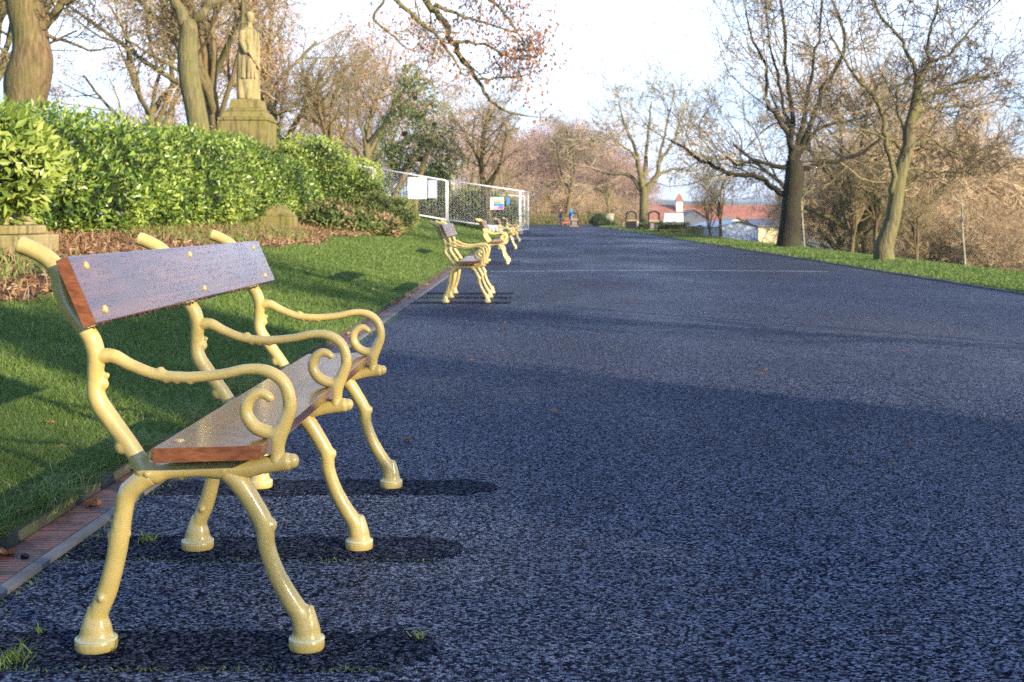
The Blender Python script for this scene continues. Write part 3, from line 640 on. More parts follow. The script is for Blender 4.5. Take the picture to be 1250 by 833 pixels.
for yo in OFF:
    for fr in (0.17, 0.84):
        g = G(); c = np.array(bt[0])+bd*fr
        n = 14; vs = []
        for hgt, rr in ((-0.001, .0105), (0.003, .0098), (0.0048, .006)):
            for k in range(n):
                t = k/n*2*math.pi; u = bd/np.linalg.norm(bd)
                p2 = c+u*rr*math.cos(t)+bn*hgt; vs.append((p2[0], yo+rr*math.sin(t), p2[1]))
        b = len(vs); pc = c+bn*0.0052; vs.append((pc[0], yo, pc[1]))
        g.add(vs, q=[(i*n+j, i*n+(j+1) % n, (i+1)*n+(j+1) % n, (i+1)*n+j) for i in range(2) for j in range(n)], t=[(2*n+j, 2*n+(j+1) % n, b) for j in range(n)])
        g.build('bolt', 'paint', bk, smooth=True)
    g = G(); g.ell((-0.815-OX, yo, 0.4845-zb), (0.0125, 0.0125, 0.0045), nu=14, nv=6); g.build('bolt', 'paint', st, smooth=True)
    g = G(); g.box((-0.604-OX, yo-0.018, 0.474-zb), (0.008, 0.012, 0.034)); g.build('bracket', 'c_grey', st)
blabels = {1: 'cream iron bench second in the row, standing alone on the kerb side', 2: 'third cream bench, partly behind the second one',
           3: 'fourth cream bench, seen in front of the steel fence', 4: 'fifth cream bench at the corner post of the steel fence', 8: 'tiny farthest cream bench beyond the steel fence'}
for k, lab in blabels.items():
    y = 3.571+10.95*k; dup(bench, (OX, y, pz(y)), label=lab)

# fallen leaves by the kerb
def oak_leaf(sz, tintv):
    g = G(); n = 14; out = []
    for k in range(n):
        t = k/n*2*math.pi; r = sz*(0.5+0.16*math.cos(5*t))*(1 if k % 2 else .8); out.append((r*math.cos(t)*1.35, r*math.sin(t)*0.8, 0.25*sz*math.sin(t)**2+random.uniform(0, .12)*sz))
    out.append((0, 0, 0)); g.add(out, t=[(k, (k+1) % n, n) for k in range(n)], tint=[tintv+random.uniform(-.2, .2) for _ in out]); return g
lp = [(-1.50, 4.05, 1, 'curled orange oak leaf in the gutter under the grass tuft'), (-1.535, 3.46, 1, 'brown leaf leaning on the kerb at the left edge'), (-1.47, 4.32, 1, 'pale orange leaf lying flat in the gutter behind the rear leg'),
      (-1.52, 4.62, 1, 'dark red leaf tucked under the kerb beside the bench')]
for x, y, s_, lab in lp:
    g = oak_leaf(0.062, 0.55); o = g.build('fallen_leaf', 'orangeleaf' if 'orange' in lab else 'brownleaf', tint=True); o.location = (x, y, pz(y)+0.014); o.rotation_euler = (random.uniform(-.5, .5), random.uniform(-.5, .5), random.uniform(0, 6)); tag(o, lab, 'leaf', 'fallen leaves')
protos = []
for k in range(4): protos.append(oak_leaf(0.05, random.uniform(.2, .8)).mesh('fallen_leaf', 'brownleaf', tint=True))
for k in range(112):
    if k < 55: y = 4.8+random.random()**1.6*26; x = -1.50+random.gauss(0, 0.025); lab = 'small brown oak leaf lying in the gutter along the kerb'; z = pz(y)+0.014
    elif k < 92: y = 4+random.random()*12; x = random.uniform(-1.2, 3); lab = 'small brown leaf lying on the wet asphalt'; z = pz(y)+0.006
    else: y = 4.5+random.random()*10; x = random.uniform(max(-0.42*y, -3.7), -1.8); lab = 'small brown leaf lying on the lawn'; z = T(x, y)+0.03
    o = bpy.data.objects.new('fallen_leaf', protos[k % 4]); C.objects.link(o); o.location = (x, y, z); o.rotation_euler = (random.uniform(-.3, .3), random.uniform(-.3, .3), random.uniform(0, 6))
    s_ = random.uniform(.5, 1.2) if k < 55 else random.uniform(.3, .7); o.scale = (s_,)*3
    tag(o, lab, 'leaf', lab.replace('small brown oak leaf', 'leaves').replace('small brown leaf', 'leaves'))
# small stone on gutter, tufts of grass in the asphalt
g = G(); g.ell((0, 0, 0.008), (0.013, 0.011, 0.010), nu=8, nv=6, jit=0.2); o = g.build('pebble', 'black', loc=(-1.47, 3.44, 0.012)); tag(o, 'small black stone on the red gutter bricks', 'stone')
def tuft(x, y, n, hgt, lab, sp=0.02):
    g = G(); c = np.stack([RG.normal(0, sp, n), RG.normal(0, sp, n), np.zeros(n)], 1)
    g.blades(c, hgt*(0.5+0.7*RG.random(n)), 0.003+0*c[:, 0], 0.4+1.2*RG.random(n), 0.35+0.6*RG.random(n))
    o = g.build('grass_tuft', 'grass', tint=True, loc=(x, y, pz(y)+0.003)); tag(o, lab, 'grass tuft')
Q = lambda px, py: ((px-650)/(py-266), 1450/(py-266))
tuft(*Q(14, 812), 60, 0.045, 'small green grass tuft at the bottom left corner of the path')
tuft(*Q(182, 664), 26, 0.04, 'green grass tuft growing in asphalt behind the rear leg')
tuft(*Q(512, 782), 18, 0.03, 'sparse tuft at the right end of the nearest dark patch', 0.010)
tuft(*Q(135, 798), 14, 0.035, 'thin weed beside the nearest rear foot', 0.006)
tuft(*Q(48, 775), 10, 0.03, 'wisps of grass in the crack left of the nearest foot', 0.006)
tuft(*Q(533, 368), 50, 0.06, 'green weeds beside the rear leg of the second bench', 0.10)
tuft(*Q(606, 369), 30, 0.05, 'green weeds beside the front leg of the second bench', 0.10)
n = 420; x = -1.38+RG.random(n)*1.1; y = np.where(RG.random(n) > .5, 2.741-.128, 3.571-.128)+RG.normal(0, .006, n)
g = G(); g.blades(np.stack([x, y, 0.004+0*x], 1), 0.004+0.008*RG.random(n), 0.004+0*x, 1.0+RG.random(n), RG.random(n)*.6)
n = 900; y = 2.8+RG.random(n)*10; x = -1.375+np.abs(RG.normal(0, .02, n)); g.blades(np.stack([x, y, 0.002+pz(y)], 1), 0.004+0.012*RG.random(n), 0.004+0*x, 1.0+RG.random(n), RG.random(n)*.7)
tag(g.build('moss', 'grass', tint=True), 'thin moss along the cracks by the patches and edging', 'moss', kind='stuff')

# ------------------------------------------------------------------ hedges and shrubs
def shrub(name, label, cat, body, n, lsz, mat, seed, core=0.82, group=None, tintb=0.0, loc=(0, 0, 0), lw=0.42, red=None):
    """body: list of ellipsoids/boxes ('e',c,r) / ('b',c,half); leaves sit on and in the outer shell"""
    rng = np.random.default_rng(seed); g = G(); k = G()
    vol = np.array([(b[2][0]*b[2][1]+b[2][0]*b[2][2]+b[2][1]*b[2][2]) for b in body]); vol = vol/vol.sum()
    for b, f in zip(body, vol):
        m = int(n*f); c = np.array(b[1], float); r = np.array(b[2], float)
        d = rng.normal(size=(m, 3)); d /= np.linalg.norm(d, axis=1, keepdims=True)
        if b[0] == 'b':
            dd = d/np.max(np.abs(d), axis=1, keepdims=True)*0.75+d*0.25
            u = rng.random((m, 3))*2-1; ax = rng.integers(0, 3, m); fr = np.array([r[1]*r[2], r[0]*r[2], r[0]*r[1]]); ax = rng.choice(3, m, p=fr/fr.sum())
            sgn = np.sign(rng.random(m)-.5); u[np.arange(m), ax] = sgn; nrm = np.zeros((m, 3)); nrm[np.arange(m), ax] = sgn
            pos = u*r
        else:
            nrm = d/r; nrm /= np.linalg.norm(nrm, axis=1, keepdims=True); pos = d*r
        w0 = pos+c
        lump = 0.21*np.sin(w0[:, 0]*3.3+w0[:, 2]*2.1)*np.sin(w0[:, 1]*2.3+1.3)*np.cos(w0[:, 2]*4.1+w0[:, 1])+0.07*np.sin(w0[:, 1]*7.7+w0[:, 2]*6)
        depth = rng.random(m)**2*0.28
        pos = w0+nrm*(lump-depth+0.03+0.10*(rng.random(m)**8))[:, None]*min(1, r.min())
        dirn = nrm*0.5+rng.normal(size=(m, 3))*0.75+np.array([0, 0, 0.35])
        nr = nrm*0.8+rng.normal(size=(m, 3))*0.55+np.array([0, 0, 0.4])
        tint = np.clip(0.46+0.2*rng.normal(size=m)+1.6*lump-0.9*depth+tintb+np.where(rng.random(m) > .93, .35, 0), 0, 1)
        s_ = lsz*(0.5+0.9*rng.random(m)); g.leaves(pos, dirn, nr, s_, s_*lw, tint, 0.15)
        if b is not body[-1] and len(body) > 8: b2 = body[body.index(b)+1]; k.tubes([(np.array([c, b2[1]], float), np.array([.12, .12]), 5)])
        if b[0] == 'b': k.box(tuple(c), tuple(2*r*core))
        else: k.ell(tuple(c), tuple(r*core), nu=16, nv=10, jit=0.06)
    root = empty(name, loc); tag(root, label, cat, group)
    g.build('foliage', mat, root, tint=True); k.build('inner_core', 'core', root); return root  # added solid dark core, stops the view through the leaves
HB = []
y = 12.2
rr = np.random.default_rng(5)
while y < 33:
    x = -6.75-0.05*math.sin(y); zb_ = T(-6.3, y); top = 2.34+0.02*(y-14)+0.05*math.sin(y*1.7)
    if y > 21: top = 2.48+0.045*(y-21)*min(1, max(0, (30-y)/3))
    HB.append(('e', (x, y, (zb_+top)/2), (0.85, 0.95, (top-zb_)/2+0.10))); HB.append(('e', (x+0.10+0.08*math.sin(y*2), y+0.5, zb_+0.55), (0.80, 0.85, 0.62))); y += 0.9
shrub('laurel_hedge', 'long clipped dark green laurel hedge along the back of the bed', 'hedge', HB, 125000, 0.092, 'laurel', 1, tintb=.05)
shrub('laurel_shrub', 'bright yellow green laurel with large leaves at the left edge', 'shrub', [('e', (-5.85, 12.3, 1.58), (0.72, 0.7, 0.68)), ('e', (-5.50, 12.5, 1.52), (0.40, 0.5, 0.42)), ('e', (-6.2, 12.6, 1.3), (.6, .6, .6))], 5200, 0.13, 'laurel_bright', 2)
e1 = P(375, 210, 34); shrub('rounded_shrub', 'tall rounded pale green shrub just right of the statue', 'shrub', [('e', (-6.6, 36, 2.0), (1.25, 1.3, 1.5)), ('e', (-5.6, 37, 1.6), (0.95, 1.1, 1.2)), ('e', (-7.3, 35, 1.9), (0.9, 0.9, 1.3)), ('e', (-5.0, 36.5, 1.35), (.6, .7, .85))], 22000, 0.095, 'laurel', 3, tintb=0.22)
shrub('golden_shrub', 'low golden green shrub at the right end of the planting', 'shrub', [('e', (-4.35, 37, 1.15), (0.75, 0.8, 0.55)), ('e', (-3.95, 35.5, 0.95), (0.5, 0.7, 0.4)), ('e', (-4.9, 36.0, 1.2), (.7, .8, .6))], 9000, 0.08, 'variegated', 4)
shrub('red_leaved_shrub', 'low shrub with pinkish red new leaves at the bed end', 'shrub', [('e', (-4.75, 31, 0.85), (0.75, 1.0, 0.38)), ('e', (-4.15, 32, 0.75), (0.6, 1.1, 0.30)), ('e', (-5.2, 30, 0.95), (0.6, 0.8, 0.42))], 5000, 0.11, 'redleaf', 5, tintb=0.1)
shrub('dark_shrub', 'dark green shrub filling the gap behind the statue pedestal', 'shrub', [('e', (-8.6, 36, 2.7), (1.3, 0.8, 1.3)), ('e', (-10.2, 34, 2.6), (.8, .8, 1.0))], 5000, 0.10, 'holly', 6)
shrub('background_shrub', 'yellow green shrub seen through the steel fence', 'shrub', [('e', (-3.2, 66, 1.6), (1.7, 1.0, 1.1)), ('e', (-1.8, 67, 1.3), (1.2, 1.0, 0.9)), ('e', (-5.6, 66, 2.2), (1.1, 1, 1.6))], 8000, 0.16, 'variegated', 7)
for (px, py, s_, lab) in ((205, 282, 1, 'leafy low plant at the foot of the hedge behind the bench top'),):
    pass
# stone pieces
def plinth(name, label, x, y, parts, mat='stone_moss', cat='plinth', dz=0):
    root = empty(name, (x, y, T(x, y)+dz)); tag(root, label, cat)
    for nm, (wx, wy, z0, z1, tp) in parts:
        g = G(); g.box((0, 0, (z0+z1)/2), (wx, wy, z1-z0), taper=tp); o = g.build(nm, mat, root)
        b = o.modifiers.new('b', 'BEVEL'); b.width = 0.02; b.segments = 2
    return root
plinth('stone_plinth', 'low mossy stone block with pyramid cap at the hedge foot', -5.85, 27.2, [('base', (0.80, 0.80, -0.2, 0.26, 1.0)), ('cap', (0.78, 0.78, 0.263, 0.52, 0.35))])
plinth('stone_pedestal', 'stepped stone pedestal partly hidden by the bright laurel', -5.85, 12.7, [('base', (1.15, 1.1, -0.2, 0.26, 1)), ('step', (0.95, 0.9, 0.263, 0.36, 1)), ('upper_step', (0.80, 0.75, 0.363, 0.50, 0.8)), ('shaft', (0.55, 0.5, 0.503, 1.0, 1))], 'stone_statue', dz=-.12)
# statue
SY = 33.0; sx0 = P(303, 0, SY)[0]; gz = T(sx0, SY); K = F/SY
def zz(py): return EYE-(py-VY)/K
root = empty('statue_pedestal', (sx0, SY, gz)); tag(root, 'tall square sandstone pedestal under the robed statue', 'pedestal')
for nm, w_, y0, y1, tp in (('plinth_base', 1.55, None, 205, 1), ('die', 1.30, 205, 149.5, 1.0), ('cornice', 1.36, 149.4, 145.5, 1.0), ('sloped_cap', 1.26, 145.4, 138, 0.86), ('upper_block', 0.98, 137.9, 134, 1.0), ('statue_base', 0.88, 133.9, 122.5, 0.86)):
    z0 = -0.3 if y0 is None else zz(y0)-gz; z1 = zz(y1)-gz
    g = G(); g.box((0, 0, (z0+z1)/2), (w_, w_, z1-z0), taper=tp); o = g.build(nm, 'stone_moss', root); b = o.modifiers.new('b', 'BEVEL'); b.width = 0.02; b.segments = 2
zb0 = zz(122.5); H = zz(14.5)-zb0
g = G(); u = H/2.0     # proportions for a 2.0 unit figure
def tb(pts, k=12): g.tubes([(np.array([p[:3] for p in pts])*u, np.array([p[3] for p in pts])*u, k)], cap=True)
# robe body, shoulders, cloak, legs (faces right and towards the path)
tb([(0.0, 0, 0.02, .16), (0.0, 0, 0.10, .17), (-.02, 0, 0.4, .20), (-0.02, 0, .75, .22), (-.01, 0, 1.0, .225), (0, 0, 1.2, .20), (0.01, 0, 1.42, .225), (0.01, 0, 1.58, .20), (0.02, 0, 1.66, .10)], 16)
tb([(-.19, .05, 0.03, .10), (-.20, .05, 0.5, .10), (-.19, .04, 1.0, .09), (-.16, .03, 1.35, .10), (-.12, 0, 1.6, .08)])
tb([(.10, -.10, 0.02, .085), (.12, -.12, .25, .075), (.12, -.12, .50, .09), (.10, -.08, .8, .11)])
tb([(-.06, -.10, 0.02, .085), (-.06, -.12, .25, .075), (-.04, -.12, .50, .09), (-.02, -.08, .8, .11)])
tb([(.10, -.10, 0.03, .06), (.20, -.18, 0.03, .05)]); tb([(-.06, -.10, .03, .06), (-.02, -.22, .03, .05)])
tb([(-.20, -.02, 1.55, .085), (-.25, -.06, 1.3, .08), (-.20, -.16, 1.08, .065), (-.02, -.22, 1.05, .055)])
tb([(.21, -.02, 1.55, .085), (.25, -.04, 1.28, .075), (.23, -.08, 1.02, .06), (.21, -.10, .85, .05)])
tb([(.22, -.09, .86, .05), (.24, -.08, .40, .055), (.25, -.06, 0.0, .07)])
tb([(.02, -.01, 1.62, .075), (.03, -.02, 1.78, .07)])
g.ell((.04*u, -.03*u, 1.87*u), (.105*u, .115*u, .135*u), nu=14, nv=10); g.ell((.09*u, -.11*u, 1.86*u), (.02*u, .03*u, .03*u)); g.ell((.03*u, .0, 1.93*u), (.115*u, .12*u, .09*u))
for k in range(7):        # hanging folds across the front
    a = -0.16+k*0.055; tb([(-.17+.02*k, -.14-.01*k, 1.36-.03*k, .024), (a+.02, -.255, 1.02-.06*k, .026), (.14, -.225, .86-.055*k+.1, .024), (.20, -.11, 1.04-.04*k, .022)], 8)
for k in range(6):
    t = -1.9+k*.42; tb([(.19*math.sin(t)-.01, .19*-abs(math.cos(t)), 1.1, .02), (.235*math.sin(t)-.01, .225*-abs(math.cos(t)), .8, .022), (.245*math.sin(t)-.01, .24*-abs(math.cos(t)), .48, .026)], 8)
st_ = fuse(g, 'statue', 'stone_statue', 0.015, 1); st_.location = (sx0, SY, zb0-0.01); st_.rotation_euler = (0, 0, R(50)); st_.scale = (.9, .9, 1); tag(st_, 'weathered stone statue of a robed standing figure on the pedestal', 'statue')
# pale monument behind the fence
p0 = P(543, 222, 80); g = G()
mroot = empty('pale_monument', (p0[0], 80, p0[2])); tag(mroot, 'pale stone spire monument above the fence in front of the evergreen', 'monument')
g.box((0, 0, -.2), (1.3, 1.3, 1.0)); g.box((0, 0, .75), (1.0, 1.0, .9), taper=.8); g.build('base', 'stone_pale', mroot)
g = G(); g.box((0, 0, 1.5), (.62, .62, .6), taper=.7)
for dx, dy in ((-.42, -.42), (.42, -.42), (.42, .42), (-.42, .42)): g.box((dx, dy, 1.4), (.14, .14, .45), taper=.3)
g.build('pinnacles', 'stone_pale', mroot)
g = G(); g.box((0, 0, 2.15), (.30, .30, .75), taper=.12); g.ell((0, 0, 2.5), (.10, .10, .12)); g.build('spire', 'stone_pale', mroot)

# ------------------------------------------------------------------ temporary fence
def panel(a, b, label, h=2.0, mesh=True):
    """a,b: bottom corners; racked panel between them"""
    a = np.array(a); b = np.array(b); up = np.array([0, 0, h]); root = empty('fence_panel', tuple((a+b)/2)); tag(root, label, 'fence panel', 'temporary steel fence panels')
    c = (a+b)/2; a = a-c; b = b-c; r = 0.028
    g = G(); g.tubes([(np.array([p, q]), np.array([r, r]), 8) for p, q in ((a, a+up), (b, b+up), (a+up*.04, b+up*.04), (a+up, b+up))], cap=True)
    g.build('frame', 'galv', root, smooth=True)
    g = G(); ws = []
    for k in range(1, 28): z = up*(0.04+0.96*k/28); ws.append((np.array([a+z, b+z]), np.full(2, .0016), 3))
    for k in range(1, 22): t = k/22; ws.append((np.array([a+(b-a)*t+up*.04, a+(b-a)*t+up]), np.full(2, .0014), 3))
    g.tubes(ws); g.build('wire_mesh', 'galv', root)
    for q in (a, b):
        g = G(); g.box((q[0], q[1], q[2]-0.05), (0.22, 0.6, 0.13), taper=.85); g.build('foot_block', 'concrete', root)
    return root
FY = 58.0
fA = P(634, 283, FY); fB = P(545.5, 270.5, FY); fC = P(456, 255, FY+.3); fD = P(366, 239, FY+.8)
panel(fB+np.array([.04, 0, 0]), fA, 'steel mesh fence panel nearest the path, with bright banner'); panel(fC+np.array([.04, 0, 0]), fB-np.array([.04, 0, 0]), 'middle steel mesh fence panel carrying the large white board')
panel(fD, fC-np.array([.04, 0, 0]), 'leftmost steel mesh fence panel, mostly behind the shrubs')
panel(fA+np.array([.06, .1, 0]), fA+np.array([.42, 3.4, 0]), 'fence panel turned end-on beside the path')
q0 = P(567, 273, 68); q1 = P(640, 277, 68); panel(q0, q1, 'second row fence panel seen through the front one', 1.75)
def board(name, px0, py0, px1, py1, Y, mats, label, stripes=None, cat='sign'):
    a = P(px0, py1, Y); b = P(px1, py0, Y); c = (a+b)/2; w_ = b[0]-a[0]; h_ = b[2]-a[2]
    root = empty(name, tuple(c)); tag(root, label, cat); g = G(); g.box((0, 0, 0), (w_, .012, h_)); g.build('board', mats, root)
    if stripes:
        for (u0, u1, v0, v1, m) in stripes:
            g = G(); g.box((w_*((u0+u1)/2-.5), -.009, h_*(.5-(v0+v1)/2)), (w_*(u1-u0), .004, h_*(v1-v0))); g.build('printed_panel', m, root)
    return root
board('white_board', 498, 217, 521, 243, FY-.1, 'white', 'large blank white notice board hung on the middle fence panel')
board('notice_sheet', 522.5, 220, 533.5, 242, FY-.1, 'lavender', 'lavender coloured sheet beside the large white board')
board('white_sign', 557, 236, 566.5, 248, 67.8, 'white', 'small white sign fixed to the post behind the fence')
board('banner', 598.5, 241, 615, 256, FY-.1, 'white', 'striped colourful banner on the fence panel by the path',
      [(.02, .98, 0.02, .14, 's_sky'), (.2, .98, .22, .42, 's_yellow'), (.25, .8, .36, .46, 's_orange'), (.22, .98, .48, .74, 's_blue'), (.2, .6, .78, .97, 's_pink'), (.6, .98, .74, .97, 's_purple')], 'banner')
board('blue_tag', 618.5, 242, 622, 250, FY-.1, 's_blue', 'tiny blue tag on the fence right of the banner')
g = G(); a = P(601, 277, 60)
for k in range(7): g.ell((a[0]+(k-3)*.13, 60+.1*math.sin(k*2), a[2]-.12+.04*math.cos(k*3)), (.18, .2, .17), jit=.25)
tag(g.build('white_sacks', 'white', smooth=True), 'heap of white bags on the grass behind the fourth bench', 'bags')

# ------------------------------------------------------------------ trees
def nrmz(v): return v/(np.linalg.norm(v)+1e-12)
class Tree:
    def __init__(s, seed, rmin=0.006, split=0.03):
        s.r = np.random.default_rng(seed); s.limb = []; s.twig = []; s.tips = []; s.rmin = rmin; s.split = split
    def out(s, pts, rad):
        r0 = rad[0]
        if r0 >= s.split: s.limb.append((np.array(pts), np.array(rad), 10 if r0 > .12 else 6))
        else: s.twig.append((np.array(pts), np.array(rad), 3))
    def grow(s, p, d, Ln, r, lev, cfg):
        rg = s.r; last = lev >= cfg['levels']; n = 6 if lev < 3 else (4 if not last else 3)
        pts = [p]; rad = [max(r, s.rmin)]; dirs = [d]
        for k in range(1, n):
            d = nrmz(d+rg.normal(size=3)*cfg['jit']+np.array([0, 0, cfg['up'][min(lev, len(cfg['up'])-1)]]))
            p = p+d*Ln/(n-1); pts.append(p); rad.append(max(r*(1-(0.55 if not last else .5)*k/(n-1)), s.rmin)); dirs.append(d)
        s.out(pts, rad)
        if last: s.tips.append((pts[-1], d)); return
        cn = cfg['kids'][min(lev, len(cfg['kids'])-1)]
        for c in range(cn):
            t = 0.28+0.72*(c+rg.random())/cn; x = t*(n-1); k = min(int(x), n-2); f = x-k
            q = pts[k]*(1-f)+pts[k+1]*f; rr_ = (rad[k]*(1-f)+rad[k+1]*f)*cfg.get('rk', .58); base = dirs[k+1]
            ax = nrmz(np.cross(base, rg.normal(size=3))); an = R(rg.uniform(*cfg['ang']))
            nd = nrmz(base*math.cos(an)+np.cross(ax, base)*math.sin(an))
            s.grow(q, nd, Ln*rg.uniform(*cfg['ratio'])*(1.1-.35*t), rr_, lev+1, cfg)
    def sprout(s, pts, rad, cfg, lev, n, Ln, t0=.25):
        """children along a given limb"""
        pts = np.array(pts); m = len(pts)
        for c in range(n):
            t = t0+(1-t0)*(c+s.r.random())/n; x = t*(m-1); k = min(int(x), m-2); f = x-k
            q = pts[k]*(1-f)+pts[k+1]*f; base = nrmz(pts[k+1]-pts[k]); rr_ = min((rad[k]*(1-f)+rad[k+1]*f)*.36, .030)
            ax = nrmz(np.cross(base, s.r.normal(size=3))); an = R(s.r.uniform(*cfg['ang'])); nd = nrmz(base*math.cos(an)+np.cross(ax, base)*math.sin(an))
            s.grow(q, nd, Ln*s.r.uniform(.6, 1.2), rr_, lev, cfg)
    def leafcards(s, n, size, hang=0.5, clump=0.25, zone=None):
        if not s.tips: return None
        tips = np.array([a for a, _ in s.tips])
        if zone is not None: tips = tips[zone(tips)]
        if len(tips) == 0: return None
        c = tips[s.r.integers(0, len(tips), n)]+s.r.normal(size=(n, 3))*clump*0.4
        d = s.r.normal(size=(n, 3)); d[:, 2] -= hang*2; g = G(); z = size*(.6+.8*s.r.random(n))
        g.leaves(c, d, s.r.normal(size=(n, 3)), z, z*.55, s.r.random(n)); return g
    def finish(s, name, loc, bark_, twig_, label, group=None, leaf=None, leafmat='brownleaf', cat='tree'):
        root = empty(name, loc); tag(root, label, cat, group); g = G(); g.tubes(s.limb); g.build('trunk', bark_, root, smooth=True)
        g = G(); g.tubes(s.twig); mats = [twig_]
        cr_ = g.build('crown', mats, root)
        if leaf is not None: leaf.build('leaves', leafmat, cr_, tint=True)
        return root
CFG = dict(levels=5, jit=.16, up=(.06, .06, .05, .03, .0), kids=(6, 5, 5, 5, 4), ang=(28, 62), ratio=(.45, .72))
def auto(seed, H_, r, cfg=CFG, trunk=.3, nlimb=7, lean=.05, spread=(15, 50), rmin=.008, split=.035):
    t = Tree(seed, rmin, split); rg = t.r; p = np.zeros(3); d = nrmz(np.array([rg.normal()*lean, rg.normal()*lean, 1])); pts = [p-np.array([0, 0, .5])]; rad = [r*1.25]; n = 6
    pts.append(p); rad.append(r*1.15)
    for k in range(1, n): d = nrmz(d+rg.normal(size=3)*.05+np.array([0, 0, .1])); p = p+d*H_*trunk/(n-1); pts.append(p); rad.append(r*(1-.25*k/(n-1)))
    t.out(pts, rad)
    for k in range(nlimb):
        az = 2*math.pi*(k/nlimb+rg.uniform(-.06, .06))*1.0+rg.random(); an = R(rg.uniform(*spread)) if k else R(6)
        nd = np.array([math.sin(an)*math.cos(az), math.sin(an)*math.sin(az), math.cos(an)])
        q = pts[-1-(k % 3)] if k else pts[-1]
        t.grow(q, nd, H_*(1-trunk)*rg.uniform(.5, .72)*(1 if k else 1.1), r*rg.uniform(.42, .6), 1, cfg)
    return t
def hero(name, seed, Y, base, limbs, label, bark_, twig_, cfg, kidL, kidn, rmin=.006, split=.03, depth=.35, leaf=None, group=None, leafmat='brownleaf'):
    """limbs: rows of (px, py, radius px); first is the trunk. Positions in metres relative to the base"""
    b = P(*base, Y); b[2] = T(b[0], Y); t = Tree(seed, rmin, split); k = Y/F
    trunk3 = None
    for i, lb in enumerate(limbs):
        dy = 0.0; slope = 0 if i == 0 else t.r.uniform(-depth, depth)
        if i == 0: dy0 = 0.0
        pts = []; acc = 0.0
        for j, (px, py, rp) in enumerate(lb):
            if j: acc += math.hypot(px-lb[j-1][0], py-lb[j-1][1])*k
            q = P(px, py, Y)-b; q[1] = slope*acc; pts.append((q[0], q[1], q[2], rp*k))
        if i == 0: pts = [(pts[0][0], 0, -0.6, pts[0][3]*1.2), (pts[0][0], 0, 0.0, pts[0][3]*1.08), (pts[0][0], 0, .30, pts[0][3]*.95)]+[p for p in pts if p[2] > .5]
        sp = spline(pts, 4); rad = np.clip(sp[:, 3]*(1 if i == 0 or name != 'bare_tree' else .62), rmin, 9)
        sp3 = sp[:, :3].copy()
        if i: sp3[1:] += t.r.normal(size=sp3[1:].shape)*np.minimum(rad[1:, None]*.5, .04)
        if rad[0] >= split: t.limb.append((sp3, rad, 12 if rad[0] > .1 else 7))
        else: t.twig.append((sp3, rad, 4))
        if i: t.sprout(sp3, rad, cfg, 2, kidn, kidL*min(1.3, max(.45, acc/3.0)), .28)
        if i: t.grow(sp3[-1], nrmz(sp3[-1]-sp3[-3]), kidL*.5, rad[-1]*.9, 2, cfg)
    t.twig = [q for q in t.twig if q[0][:, 2].min() > 1.7 or q[0][:, 0].size > 4 and q[1][0] > .03]; t.limb = t.limb[:1]+[q for q in t.limb[1:] if q[0][:, 2].min() > 1.2]
    lf = leaf(t) if leaf else None
    return t.finish(name, tuple(b), bark_, twig_, label, group, lf, leafmat), t
HC = dict(levels=5, jit=.20, up=(.06, .06, .10, .07, .03), kids=(5, 4, 4, 4, 3), ang=(25, 60), ratio=(.45, .75))
hero('bare_tree', 21, 37, (963, 306), [
    [(963, 306, 15), (965, 270, 12.5), (967, 240, 12), (970, 215, 12), (969, 196, 10)],
    [(963, 244, 7), (943, 227, 5.5), (926, 216, 5), (901, 214, 4.5), (876, 204, 4), (855, 193, 3.5), (838, 179, 2.6), (821, 170, 1.8)],
    [(966, 207, 5), (938, 200, 4), (922, 195, 3.2), (901, 201, 2.6), (884, 189, 1.8)],
    [(968, 200, 7), (962, 168, 5), (946, 140, 4.4), (934, 120, 4), (934, 84, 3.2), (918, 52, 2.4), (908, 15, 1.6)],
    [(969, 200, 8), (968, 150, 5), (961, 109, 4), (956, 42, 3.4), (950, -10, 2.6), (946, -70, 1.6)],
    [(971, 198, 8), (985, 160, 5.5), (1001, 113, 4.6), (1018, 84, 4), (1027, 45, 3), (1010, 0, 2), (1004, -50, 1.4)],
    [(971, 190, 6), (980, 130, 4), (986, 90, 3.2), (993, 40, 2.6), (994, -30, 1.6)],
    [(972, 214, 7), (985, 205, 5), (1002, 200, 4.4), (1035, 193, 3.8), (1062, 180, 3), (1080, 160, 2)],
    [(968, 160, 4), (955, 130, 3), (948, 90, 2.6), (936, 50, 2), (930, -20, 1.5)],
    [(972, 196, 5), (996, 160, 3.5), (1030, 150, 2.6), (1064, 140, 2)]],
    'large dark trunked bare tree with a long low limb reaching left', 'bark_dark', 'twig_olive', HC, 2.8, 9, depth=.28)
